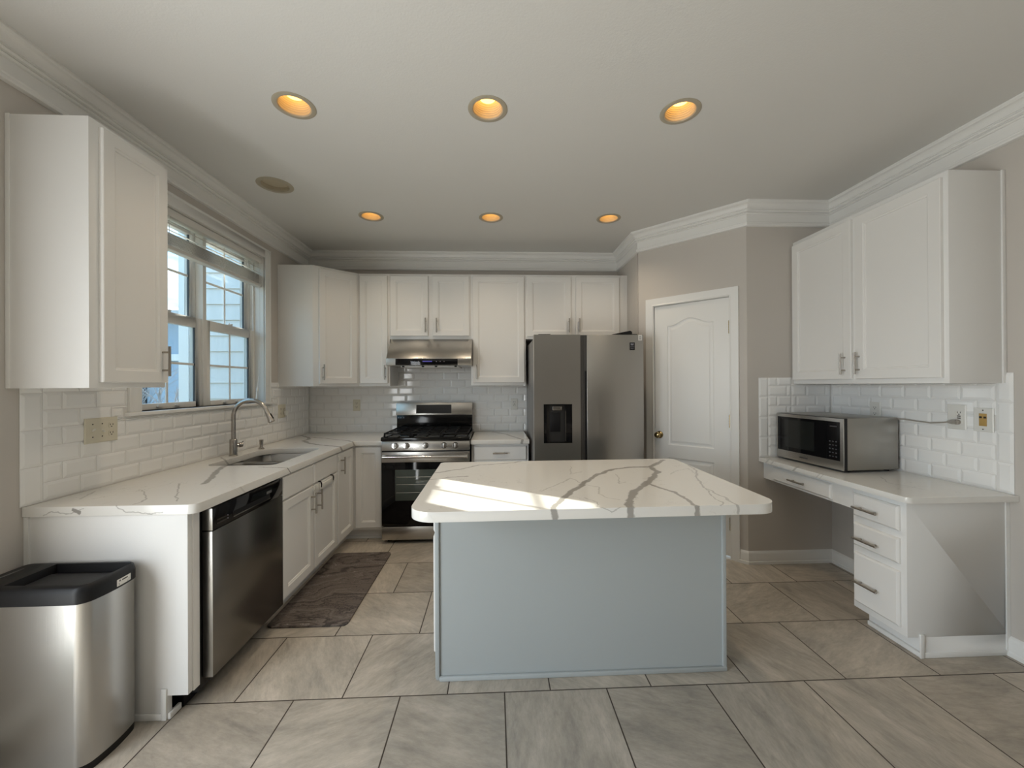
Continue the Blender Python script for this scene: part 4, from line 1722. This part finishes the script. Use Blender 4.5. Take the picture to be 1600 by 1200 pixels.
# ------------------------------------------------------------------ refrigerator
def build_fridge():
    f = thing('refrigerator', 'side-by-side stainless refrigerator with water dispenser left of the pantry door', 'refrigerator', (0.78, 3.72, 0))
    x0, x1 = 0.324, 1.234
    yf = 3.270
    m = MB()
    m.box(x0 + 0.006, x1 - 0.006, 3.365, 4.12, 0.03, 1.755)
    m.build('cabinet_body', pbr('grey_fridge_side', (0.16, 0.155, 0.15), 0.4), f, bevel=0.004)
    for x in (x0 + 0.06, x1 - 0.06):
        m = MB()
        m.lathe([(0.022, 0), (0.022, 0.032)], (x, 3.45, 0), n=14)
        m.build('foot', M['black'], f)
    zt = 1.779
    xs = 0.732

    def panel(a0, a1, hole=None):
        m = MB()
        if hole is None:
            m.box(a0, a1, yf, 3.358, 0.045, zt)
        else:
            h0, h1, b0, b1 = hole
            m.box(a0, h0, yf, 3.358, 0.045, zt)
            m.box(h1, a1, yf, 3.358, 0.045, zt)
            m.box(h0, h1, yf, 3.358, 0.045, b0)
            m.box(h0, h1, yf, 3.358, b1, zt)
            m.box(h0, h1, yf + 0.060, 3.358, b0, b1)
        return m
    hole = (0.404, 0.631, 0.894, 1.204)
    d1 = panel(x0, xs - 0.026, hole).build('left_door', M['fridge'], f, bevel=0.0)
    d2 = panel(xs + 0.027, x1).build('right_door', M['fridge'], f, bevel=0.006)
    # recessed grip channel between the doors
    for (a0, a1) in ((xs - 0.0258, xs - 0.001), (xs + 0.001, xs + 0.0268)):
        m = MB()
        m.box(a0, a1, yf + 0.014, 3.358, 0.045, zt - 0.002)
        m.build('grip_channel', pbr('grey_grip', (0.11, 0.105, 0.10), 0.35, 0.6), d1 if a0 < xs - 0.01 else d2)
    m = MB()
    m.box(xs + 0.012, xs + 0.0265, yf + 0.010, yf + 0.0145, 0.62, 1.48)
    m.build('grip_recess', M['black'], d2)
    # dispenser
    h0, h1, b0, b1 = hole
    m = MB()
    for q in ((h0 - 0.004, h0 + 0.003, b0 - 0.004, b1 + 0.004), (h1 - 0.003, h1 + 0.004, b0 - 0.004, b1 + 0.004), (h0, h1, b0 - 0.004, b0 + 0.003), (h0, h1, b1 - 0.003, b1 + 0.004)):
        m.box(q[0], q[1], yf - 0.002, yf + 0.058, q[2], q[3])
    disp = m.build('dispenser_frame', M['enamel'], d1)
    m = MB()
    m.box(h0 + 0.003, h0 + 0.020, yf + 0.002, yf + 0.058, b0 + 0.003, b1 - 0.003)
    m.build('dispenser_panel', M['gloss_black'], disp)
    m = MB()
    m.box(h1 - 0.048, h1 - 0.003, yf + 0.002, yf + 0.058, b0 + 0.003, b1 - 0.003)
    m.build('dispenser_panel', M['gloss_black'], disp)
    m = MB()
    m.box(h0 + 0.020, h1 - 0.048, yf + 0.045, yf + 0.058, b0 + 0.003, b1 - 0.003)
    m.build('dispenser_niche', pbr('dark_grey_niche', (0.030, 0.029, 0.028), 0.35), disp)
    m = MB()
    m.box(h0 + 0.055, h0 + 0.138, yf + 0.034, yf + 0.046, b0 + 0.085, b1 - 0.066)
    m.build('dispenser_pad', M['black'], disp, bevel=0.002)
    m = MB()
    m.box(h0 + 0.072, h0 + 0.150, yf + 0.012, yf + 0.050, b1 - 0.048, b1 - 0.014)
    m.build('nozzle_block', M['dark_steel'], disp, bevel=0.003)
    m = MB()
    m.box(h1 - 0.052, h1 - 0.047, yf + 0.001, yf + 0.010, b0 + 0.012, b1 - 0.05)
    m.build('dispenser_edge', M['dark_steel'], disp)
    # stickers on the right door
    m = MB()
    m.box(1.117, 1.160, yf - 0.0012, yf + 0.0005, 1.651, 1.714)
    s = m.build('energy_sticker', M['black'], d2)
    s['label'] = 'small black sticker with pale print'
    m = MB()
    for ax, az, bx, bz in ((1.127, 1.708, 1.132, 1.690), (1.132, 1.690, 1.138, 1.704), (1.138, 1.704, 1.144, 1.690), (1.144, 1.690, 1.149, 1.708)):
        m.box(min(ax, bx) - 0.001, max(ax, bx) + 0.001, yf - 0.0018, yf - 0.001, min(az, bz), max(az, bz))
    m.box(1.122, 1.155, yf - 0.0018, yf - 0.001, 1.676, 1.679)
    m.box(1.126, 1.151, yf - 0.0018, yf - 0.001, 1.664, 1.666)
    m.build('print', M['pale_ink'], s)
    m = MB()
    m.box(1.190, 1.221, yf - 0.0012, yf + 0.0005, 1.730, zt - 0.002)
    s = m.build('paper_tag', M['sticker'], d2)
    s['label'] = 'small white paper tag'
    m = MB()
    for z in (1.764, 1.756, 1.748, 1.740):
        m.box(1.196, 1.214, yf - 0.0018, yf - 0.001, z, z + 0.0025)
    m.build('print', M['ink'], s)
    # hinge covers on top
    for xx, s in ((x1 - 0.09, 1), (x0 + 0.09, -1)):
        m = MB()
        m.box(xx - 0.05, xx + 0.05, 3.30, 3.44, 1.7795, 1.787)
        m.build('hinge_cover', M['black'], f, bevel=0.002)
    # black wedge lying on top
    t = thing('black_wedge', 'flat black wedge lying on top of the refrigerator', 'box', (1.085, 3.46, 1.7555))
    m = MB()
    m.loft([[(1.03, 3.46, 1.7562), (1.205, 3.46, 1.7562), (1.205, 3.46, 1.828), (1.190, 3.46, 1.838), (1.03, 3.46, 1.806)],
            [(1.03, 3.60, 1.7562), (1.205, 3.60, 1.7562), (1.205, 3.60, 1.828), (1.190, 3.60, 1.838), (1.03, 3.60, 1.806)]])
    m.build('shell', M['black'], t, bevel=0.003)


build_fridge()


# ------------------------------------------------------------------ island
def build_island():
    i = thing('kitchen_island', 'blue grey kitchen island with plain front panel', 'island', (0.41, 2.17, 0))
    x0, x1, yf, yb = -0.280, 1.100, 1.872, 2.48
    ISO = (x0, x1)
    m = MB()
    m.box(x0 + 0.004, x1 - 0.004, yf + 0.006, yb, 0.0, 0.8445)
    m.build('body', M['island'], i)
    m = MB()
    m.box(x0, x0 + 0.019, yf - 0.004, yf + 0.022, 0.012, 0.8445)
    m.build('corner_strip', M['island'], i, bevel=0.003)
    m = MB()
    m.box(x1 - 0.019, x1, yf - 0.004, yf + 0.022, 0.012, 0.8445)
    m.build('corner_strip', M['island'], i, bevel=0.003)
    m = MB()
    m.box(x0 + 0.019, x1 - 0.0, yf - 0.008, yf + 0.006, 0.0, 0.022)
    m.build('base_strip', M['island'], i, bevel=0.004)
    T = frame((x0 + 0.004, 0, 0), (0, 1, 0), (-1, 0, 0))
    for a0, a1 in ((1.905, 2.185), (2.195, 2.470)):
        d = shaker_door(T, a0, a1, 0.115, 0.660, i, t=0.016)
        d['label'] = 'white door on the sink side'
        bar_pull(T, a1 - 0.04 if a0 < 2 else a0 + 0.04, 0.50, 0.62, d, c0=0.016, out=0.02)
        d = slab_front(T, a0, a1, 0.675, 0.825, i, t=0.016)
        d['label'] = 'white drawer on the sink side'
    n = 8
    out = round_rect(-0.336, 1.153, 1.552, 2.545, [0.10, 0.085, 0.045, 0.03], n)
    # front edge runs very slightly out of square, like the photographed top
    out = [(x, y + (x - 0.4) * 0.018) for x, y in out]
    slab_top('island_countertop', out, [], 0.845, ZT, M['island_quartz'], 'white quartz island top with bold grey veins and a sunlit corner', 'countertop', bev=0.008)


build_island()


# ------------------------------------------------------------------ desk
def build_desk():
    xd = 2.042
    out = [(2.003 + 0.022 - 0.022, 1.865 + 0.025)]
    pts = round_rect(2.003, XR - 0.003, 1.865, B.y - 0.003, [0.028, 0.0, 0.0, 0.0])
    slab_top('desk_countertop', pts, [], 0.779, ZD, M['desk_quartz'], 'white quartz desk top under the microwave', 'countertop', bev=0.005)
    d = thing('desk_drawer_unit', 'white three-drawer desk pedestal at the right', 'cabinet', (2.3, 2.06, 0))
    m = MB()
    m.box(xd, XR - 0.001, 1.908, 2.204, 0.102, 0.7785)
    m.box(xd + 0.080, XR - 0.001, 1.908, 2.195, 0.0, 0.102)
    m.build('body', M['panel'], d, bevel=0.001)
    m = MB()
    m.box(XR - 0.020, XR - 0.001, 1.902, 1.908, 0.0, 0.7785)
    m.build('scribe_strip', M['trim'], d)
    m = MB()
    m.box(xd + 0.060, xd + 0.082, 1.899, 1.908, 0.0, 0.118)
    m.box(xd + 0.082, XR - 0.020, 1.902, 1.908, 0.0, 0.028)
    m.box(xd + 0.064, xd + 0.080, 1.908, 2.19, 0.0, 0.024)
    m.build('toe_trim', M['trim'], d, bevel=0.003)
    T = frame((xd, 0, 0), (0, 1, 0), (-1, 0, 0))
    for b0, b1, hz in ((0.622, 0.748, 0.676), (0.456, 0.584, 0.504), (0.140, 0.418, 0.264)):
        q = slab_front(T, 1.936, 2.192, b0, b1, d, t=0.018)
        bar_pull(T, hz, 2.026, 2.166, q, horiz=True, c0=0.018, r=0.006, out=0.028)
    a = thing('desk_apron', 'white desk apron with one shallow drawer below the microwave', 'drawer', (2.3, 2.58, 0.65))
    m = MB()
    m.box(xd, xd + 0.019, 2.2045, B.y - 0.001, 0.652, 0.7785)
    m.box(xd + 0.019, XR - 0.03, 2.34, 2.86, 0.668, 0.76)
    m.build('apron_board', M['cabinet'], a)
    q = slab_front(T, 2.346, 2.848, 0.664, 0.758, a, t=0.014)
    bar_pull(T, 0.708, 2.53, 2.67, q, horiz=True, c0=0.014, r=0.006, out=0.026)


build_desk()


def build_microwave():
    ang = R(3.5)
    fr = Vector((2.160, 2.398, 0))                     # front right bottom corner
    u = Vector((-math.sin(ang), math.cos(ang), 0))     # along the front, to the far side
    n = Vector((-math.cos(ang), -math.sin(ang), 0))   # out of the front
    T = frame((fr.x, fr.y, 0), u, n)
    W, D, z0, z1 = 0.545, 0.382, ZD + 0.014, 1.150
    o = thing('microwave', 'stainless countertop microwave with black door on the desk', 'microwave', tuple(T(W / 2, ZD, -D / 2)))
    m = MB(T)
    m.box(0, W, z0, z1, -D, -0.028)
    m.build('case', pbr('grey_microwave_case', (0.36, 0.345, 0.315), 0.35, 0.85), o, bevel=0.005)
    for a in (0.04, W - 0.04):
        for c in (-D + 0.04, -0.07):
            m = MB()
            m.lathe([(0.014, 0), (0.014, 0.016)], tuple(T(a, ZD, c)), n=14)
            m.build('foot', M['black'], o)
    m = MB(T)
    m.box(0.0, W, z0 - 0.004, z1 - 0.002, -0.028, -0.006)
    m.build('door_backing', M['black'], o)
    m = MB(T)
    # steel frame round the black glass
    for a0, a1, b0, b1 in ((0.0, W, z0, z0 + 0.056), (0.0, W, z1 - 0.026, z1 - 0.004), (0.0, 0.022, z0 + 0.056, z1 - 0.026), (W - 0.012, W, z0 + 0.056, z1 - 0.026)):
        m.box(a0, a1, b0, b1, -0.006, 0.0)
    f = m.build('door_frame', M['steel'], o)
    m = MB(T)
    m.box(0.022, W - 0.012, z0 + 0.056, z1 - 0.026, -0.006, -0.0015)
    g = m.build('door_glass', M['gloss_black'], o)
    m = MB(T)
    m.box(0.215, W - 0.075, z0 + 0.085, z1 - 0.045, -0.0015, -0.0008)
    m.build('viewing_window', pbr('dark_mesh_window', (0.014, 0.016, 0.015), 0.12), g)
    m = MB(T)
    for r in range(5):
        for c in range(3):
            m.box(0.045 + c * 0.022, 0.057 + c * 0.022, z0 + 0.075 + r * 0.024, z0 + 0.082 + r * 0.024, -0.0015, -0.0009)
    m.box(0.045, 0.095, z1 - 0.060, z1 - 0.052, -0.0015, -0.0009)
    m.build('keypad_print', pbr('dim_print', (0.05, 0.05, 0.055), 0.6), g)
    m = MB(T)
    for k in range(9):
        m.box(0.268 + k * 0.0075, 0.2735 + k * 0.0075, z0 + 0.024, z0 + 0.032, 0.0, 0.0006)
    m.build('name_print', M['ink'], f)
    # power cord to the outlet on the right wall
    c = []
    p0 = T(0.03, 1.142, -D + 0.001)
    pts = [Vector((2.535, 2.424, 1.142)), Vector((2.550, 2.39, 1.142)), Vector((2.556, 2.32, 1.136)), Vector((2.557, 2.25, 1.133)), Vector((2.554, 2.18, 1.142)), Vector((2.548, 2.135, 1.150))]
    m = MB()
    m.tube([tuple(p) for p in pts], 0.0042, 8)
    m.build('power_cord', M['cord'], o)
    m = MB()
    m.tube([(2.549, 2.152, 1.148), (2.548, 2.128, 1.150), (2.548, 2.108, 1.150)], [0.007, 0.013, 0.012], 12)
    m.tube([(2.548, 2.112, 1.150), (2.5615, 2.112, 1.150)], 0.014, 12)
    m.build('plug', M['cord'], o)


build_microwave()


# ------------------------------------------------------------------ switch plates and outlets
def duplex(T, a, b, parent, mat, slot=True):
    for dz in (0.0195, -0.0195):
        m = MB(T)
        m.loft([[(a + 0.0165 * math.cos(t), b + dz + max(-0.0135, min(0.0135, 0.0165 * math.sin(t))), c) for t in [2 * math.pi * k / 20 for k in range(20)]] for c in (0.004, 0.0068)], cap0=False)
        r = m.build('receptacle', M[mat], parent)
        m = MB(T)
        m.box(a - 0.0085, a - 0.0055, b + dz - 0.001, b + dz + 0.007, 0.0066, 0.0072)
        m.box(a + 0.0055, a + 0.0085, b + dz - 0.001, b + dz + 0.007, 0.0066, 0.0072)
        m.box(a - 0.0028, a + 0.0028, b + dz - 0.0095, b + dz - 0.0045, 0.0066, 0.0072)
        m.build('slot', M['slot'], r)


def plate(T, a, b, w, h, name, label, cat, mat):
    o = thing(name, label, cat, tuple(T(a, b - h / 2, 0)))
    m = MB(T)
    m.loft([rect(a - w / 2, a + w / 2, b - h / 2, b + h / 2, 0.0), rect(a - w / 2, a + w / 2, b - h / 2, b + h / 2, 0.003),
            rect(a - w / 2 + 0.004, a + w / 2 - 0.004, b - h / 2 + 0.004, b + h / 2 - 0.004, 0.0055)])
    m.build('cover_plate', M[mat], o, angle=20)
    return o


def screw(T, a, b, parent):
    m = MB()
    m.lathe([(0.003, 0), (0.003, 0.0012)], tuple(T(a, b, 0.0052)), tuple(T(0, 0, 1) - T(0, 0, 0)), 10)
    m.build('screw', M['slot'], parent)


def build_outlets():
    t = 0.0082
    TL = frame((XL + t, 0, 0), (0, 1, 0), (1, 0, 0))
    o = plate(TL, 2.020, 1.162, 0.163, 0.118, 'switch_plate', 'ivory plate with two switches and an outlet on the left wall tiles', 'switch', 'ivory')
    for a, up in ((1.974, 1), (2.020, -1)):
        m = MB(TL)
        m.box(a - 0.005, a + 0.005, 1.162 - 0.012, 1.162 + 0.012, 0.0050, 0.0062)
        s = m.build('switch', M['ivory'], o)
        m = MB()
        m.tube([tuple(TL(a, 1.162, 0.004)), tuple(TL(a, 1.162 + up * 0.008, 0.017))], [0.0045, 0.0035], 8)
        m.build('toggle', M['white_plastic'], s)
        for dz in (0.030, -0.030):
            screw(TL, a, 1.162 + dz, o)
    duplex(TL, 2.066, 1.162, o, 'ivory')
    o = plate(TL, 3.665, 1.145, 0.118, 0.118, 'outlet', 'ivory double outlet on the left wall under the corner cabinet', 'outlet', 'ivory')
    duplex(TL, 3.640, 1.145, o, 'ivory')
    duplex(TL, 3.690, 1.145, o, 'ivory')
    q = thing('plug_adapter', 'small white plug in the outlet under the corner cabinet', 'plug', tuple(TL(3.700, 1.105, 0.0075)))
    m = MB(TL)
    m.box(3.688, 3.722, 1.104, 1.146, 0.0076, 0.034)
    m.build('plug_body', M['white_plastic'], q, bevel=0.005)
    TB = frame((0, YD - t, 0), (1, 0, 0), (0, -1, 0))
    o = plate(TB, -1.418, 1.168, 0.072, 0.116, 'outlet', 'ivory outlet on the back tiles left of the stove', 'outlet', 'ivory')
    duplex(TB, -1.418, 1.168, o, 'ivory')
    o = plate(TB, 0.205, 1.168, 0.072, 0.116, 'outlet', 'white outlet on the back tiles right of the stove', 'outlet', 'white_plastic')
    m = MB(TB)
    m.box(0.205 - 0.017, 0.205 + 0.017, 1.168 - 0.034, 1.168 + 0.034, 0.005, 0.007)
    r = m.build('receptacle', M['white_plastic'], o, bevel=0.001)
    m = MB(TB)
    for dz in (0.018, -0.018):
        m.box(0.205 - 0.009, 0.205 - 0.005, 1.168 + dz, 1.168 + dz + 0.009, 0.0069, 0.0075)
        m.box(0.205 + 0.005, 0.205 + 0.009, 1.168 + dz, 1.168 + dz + 0.009, 0.0069, 0.0075)
    m.box(0.205 - 0.006, 0.205 + 0.006, 1.165, 1.171, 0.0069, 0.0078)
    m.build('slot', M['slot'], r)
    TR = frame((XR - t, 0, 0), (0, 1, 0), (-1, 0, 0))
    o = plate(TR, 2.600, 1.182, 0.078, 0.118, 'outlet', 'white outlet on the tiles directly behind the microwave', 'outlet', 'white_plastic')
    duplex(TR, 2.600, 1.182, o, 'white_plastic')
    o = plate(TR, 2.122, 1.178, 0.090, 0.138, 'outlet', 'white outlet with the microwave plug above the desk', 'outlet', 'white_plastic')
    m = MB(TR)
    m.box(2.108 - 0.017, 2.108 + 0.017, 1.178 - 0.034, 1.178 + 0.034, 0.005, 0.007)
    r = m.build('receptacle', M['white_plastic'], o, bevel=0.001)
    m = MB(TR)
    m.box(2.108 - 0.008, 2.108 - 0.005, 1.200, 1.208, 0.0069, 0.0075)
    m.box(2.108 + 0.005, 2.108 + 0.008, 1.200, 1.208, 0.0069, 0.0075)
    m.box(2.108 - 0.003, 2.108 + 0.003, 1.191, 1.196, 0.0069, 0.0075)
    m.box(2.108 - 0.008, 2.108 + 0.008, 1.181, 1.186, 0.0069, 0.0082)
    m.box(2.108 - 0.008, 2.108 + 0.008, 1.170, 1.175, 0.0069, 0.0082)
    m.build('slot', M['slot'], r)
    o = plate(TR, 2.000, 1.172, 0.088, 0.126, 'wall_jack', 'white wall plate with tan phone jack above the desk', 'wall jack', 'white_plastic')
    m = MB(TR)
    m.box(2.000 - 0.017, 2.000 + 0.017, 1.172 - 0.033, 1.172 + 0.033, 0.005, 0.0072)
    r = m.build('jack_insert', M['tan_plastic'], o, bevel=0.001)
    m = MB(TR)
    for a in (1.9905, 2.0095):
        m.box(a - 0.006, a + 0.006, 1.180, 1.190, 0.0071, 0.0077)
    m.build('jack_port', M['slot'], r)
    for dz in (0.050, -0.050):
        screw(TR, 2.000, 1.172 + dz, o)


build_outlets()


# ------------------------------------------------------------------ mat and bin
def build_mat():
    m = MB()
    pts = round_rect(-1.30, -0.846, 2.322, 3.318, 0.035)
    m.prism(pts, 0.0005, 0.012)
    o = m.build('kitchen_mat', M['agate'], bevel=0.003)
    tag(o, 'dark brown agate patterned mat on the floor before the sink', 'mat')


build_mat()


def build_bin():
    b = thing('trash_bin', 'rectangular brushed steel trash bin with black lid at the left wall', 'trash bin', (-1.66, 1.59, 0))
    x0, x1, y0, y1 = -1.876, -1.450, 1.472, 1.700

    def outline(ins, bulge=0.016):
        pts = round_rect(x0 + ins, x1 - ins, y0 + ins, y1 - ins, max(0.01, 0.035 - ins), 6)
        res = []
        for x, y in pts:
            s = (y - (y0 + y1) / 2) / ((y1 - y0) / 2)
            k = max(0.0, (x - (x0 + x1) / 2) / ((x1 - x0) / 2))
            res.append((x + bulge * (1 - s * s) * (k > 0.8), y))
        return res

    def dens(ins):
        # straight right side cut into short pieces so that it bows evenly
        base = outline(ins)
        out = []
        for p, q in zip(base, base[1:] + base[:1]):
            out.append(p)
            if abs(p[0] - q[0]) < 0.03 and abs(p[1] - q[1]) > 0.08 and p[0] > -1.6:
                for k in range(1, 10):
                    t = k / 10
                    yy = p[1] + (q[1] - p[1]) * t
                    s = (yy - (y0 + y1) / 2) / ((y1 - y0) / 2)
                    out.append((x1 - ins + 0.016 * (1 - s * s), yy))
        return out
    m = MB()
    m.loft([[(x, y, 0.0) for x, y in dens(0.006)], [(x, y, 0.030) for x, y in dens(0.004)]])
    m.build('base_ring', M['black'], b)
    m = MB()
    m.loft([[(x, y, 0.030) for x, y in dens(0.003)], [(x, y, 0.604) for x, y in dens(0.003)]])
    m.build('body', M['steel_v'], b, angle=40)
    # lid: rim, sloping sides, sunken top
    m = MB()
    rings = [[(x, y, 0.604) for x, y in dens(-0.001)], [(x, y, 0.640) for x, y in dens(-0.001)], [(x, y, 0.658) for x, y in dens(0.004)], [(x, y, 0.664) for x, y in dens(0.012)]]
    rx0, rx1, ry0, ry1 = -1.745, -1.466, 1.500, 1.676
    n = len(rings[0])

    def inner(ins, z):
        pts = []
        for x, y in dens(0.012):
            pts.append((min(max(x, rx0 + ins), rx1 - ins + (0.012 if x > rx1 else 0)), min(max(y, ry0 + ins), ry1 - ins), z))
        return pts
    rings.append(inner(0.0, 0.665))
    rings.append(inner(0.006, 0.632))
    m.loft(rings)
    lid = m.build('lid', M['black'], b, angle=45)
    m = MB()
    m.box(rx0 + 0.012, rx1 - 0.006, ry0 + 0.010, ry1 - 0.030, 0.6325, 0.640)
    m.build('lid_flap', M['black_soft'], lid, bevel=0.003)
    # warning label on the right rim, following its curve
    T = lambda a, c: None
    m = MB()
    pts = []
    for k in range(7):
        yy = 1.585 + 0.062 * k / 6
        s = (yy - (y0 + y1) / 2) / ((y1 - y0) / 2)
        pts.append((x1 + 0.0015 + 0.016 * (1 - s * s), yy))
    for p, q in zip(pts[:-1], pts[1:]):
        m.add([(p[0], p[1], 0.611), (q[0], q[1], 0.611), (q[0], q[1], 0.636), (p[0], p[1], 0.636),
               (p[0] - 0.001, p[1], 0.611), (q[0] - 0.001, q[1], 0.611), (q[0] - 0.001, q[1], 0.636), (p[0] - 0.001, p[1], 0.636)],
              [(0, 1, 2, 3), (4, 7, 6, 5), (0, 4, 5, 1), (3, 2, 6, 7), (0, 3, 7, 4), (1, 5, 6, 2)])
    s = m.build('warning_label', M['sticker'], lid)
    s['label'] = 'small white printed label'
    m = MB()

    def xs(yy):
        q = (yy - (y0 + y1) / 2) / ((y1 - y0) / 2)
        return x1 + 0.0017 + 0.016 * (1 - q * q)
    for ya, yb, za, zb in ((1.594, 1.600, 0.626, 0.632), (1.606, 1.632, 0.626, 0.631), (1.592, 1.640, 0.620, 0.6215), (1.592, 1.640, 0.617, 0.6183), (1.592, 1.634, 0.614, 0.6153)):
        m.add([(xs(ya), ya, za), (xs(yb), yb, za), (xs(yb), yb, zb), (xs(ya), ya, zb)], [(0, 1, 2, 3)])
    m.build('print', M['ink'], s)
    m = MB()
    m.box(-1.835, -1.828, 1.535, 1.640, 0.6642, 0.6655)
    m.build('embossed_mark', pbr('grey_print', (0.12, 0.12, 0.12), 0.5), lid)


build_bin()


# ------------------------------------------------------------------ outside the window
def build_outside():
    m = MB()
    m.box(-40, 12, -14, 40, -0.75, -0.65)
    struct(m.build('ground', M['ground']), 'winter lawn outside the window', 'ground')
    # wing of the house seen through the right sash: lap siding facing the window
    h = thing('house_wing', 'pale lap-sided house wing outside the right sash', 'building', (-3.0, 5.2, -0.65))
    yw = 4.75
    z = -0.60
    lap = 0.181
    m = MB()
    m.box(-3.52, XL - 0.17, yw + 0.014, yw + 1.0, -0.65, 5.4)
    m.build('wall_core', M['siding'], h)
    m = MB()
    k = 0
    zz = 1.228 - lap * 10
    while zz < 5.3:
        m.add([(-3.50, yw - 0.006, zz), (XL - 0.17, yw - 0.006, zz), (XL - 0.17, yw + 0.010, zz + lap), (-3.50, yw + 0.010, zz + lap),
               (-3.50, yw + 0.016, zz), (XL - 0.17, yw + 0.016, zz), (XL - 0.17, yw + 0.016, zz + lap), (-3.50, yw + 0.016, zz + lap)],
              [(0, 1, 2, 3), (0, 4, 5, 1), (0, 3, 7, 4), (1, 5, 6, 2), (3, 2, 6, 7), (4, 7, 6, 5)])
        zz += lap
    m.build('lap_siding', M['siding'], h)
    m = MB()
    m.box(-3.60, -3.49, yw - 0.014, yw + 0.016, -0.65, 5.4)
    m.build('corner_board', M['vinyl'], h)
    b = thing('bounce_absorber', 'dark grey brick skin added on the unseen outside of the window wall to absorb sun', 'wall', (XL - 0.19, 2.8, -0.65))  # unseen skin added to stop sunlight bouncing onto the siding
    m = MB()
    for y0, y1, z0, z1 in ((0.98, 2.08, -0.65, 2.94), (3.58, 4.72, -0.65, 2.94), (2.08, 3.58, -0.65, 1.14), (2.08, 3.58, 2.52, 2.94)):
        m.box(XL - 0.22, XL - 0.162, y0, y1, z0, z1)
    m.build('absorber_sheet', M['absorber'], b)
    # far neighbour
    n = thing('neighbor_house', 'blue grey house with pale roof far outside the left sash', 'building', (-9.6, 13.6, -0.65))
    m = MB()
    m.box(-12.6, -5.2, 12.6, 15.0, -0.65, 3.55)
    m.build('wall', M['blue_siding'], n)
    m = MB()
    m.box(-12.6, -5.2, 12.54, 12.6, 2.15, 2.35)
    m.build('band_board', M['vinyl'], n)
    m = MB()
    m.prism_x([(12.2, 3.52), (12.2, 3.62), (13.8, 4.0), (15.4, 3.62), (15.4, 3.52)], -12.9, -4.9)
    m.build('roof', M['roof'], n)
    for x in (-11.4, -9.2, -7.0):
        m = MB()
        m.box(x, x + 0.9, 12.55, 12.6, 0.6, 1.8)
        m.build('house_window', M['gloss_black'], n)
    e = thing('sun_blocker', 'tall narrow evergreen tree added out of view to keep sun off the lower sashes', 'tree', (-7.73, 6.83, -0.65))  # unseen column added to block low sun from the counter edge
    m = MB()
    m.lathe([(0.10, 0.0), (0.10, 0.5)], (-7.73, 6.83, -0.65), n=12)
    m.build('trunk', M['bark'], e)
    m = MB()
    m.lathe([(0.35, 0.45), (0.62, 0.9), (0.70, 2.5), (0.68, 4.9), (0.60, 5.30), (0.30, 5.48), (0.02, 5.52)], (-7.73, 6.83, -0.65), n=28)
    m.build('foliage', M['blocker'], e)
    random.seed(5)

    def tree(x, y, hgt, label):
        m = MB()

        def branch(p, d, l, r, lev):
            q = p + d * l
            mid = p + d * l * 0.5 + Vector((random.uniform(-1, 1), random.uniform(-1, 1), 0)) * l * 0.05
            m.tube([tuple(p), tuple(mid), tuple(q)], [r, r * 0.85, r * 0.65], 5)
            if lev == 0:
                return
            for k in range(4 if lev > 1 else 3):
                s = random.uniform(0.45, 1.0)
                nd = (d + Vector((random.uniform(-1, 1), random.uniform(-1, 1), random.uniform(-0.3, 0.9))) * 0.75).normalized()
                branch(p + d * l * s, nd, l * random.uniform(0.5, 0.72), r * 0.5, lev - 1)
        branch(Vector((x, y, -0.66)), Vector((0, 0, 1)), hgt * 0.4, 0.05, 4)
        o = m.build('bare_tree', M['bark'])
        tag(o, label, 'tree')
    tree(-6.9, 8.6, 3.2, 'leafless shrub outside the left sash, nearest the house wing')
    tree(-8.3, 9.4, 3.0, 'leafless shrub outside the left sash, left of the other shrub')


build_outside()

# measuring helpers are not needed in the finished scene
for o in SC.objects:
    if '_base' in o:
        del o['_base']
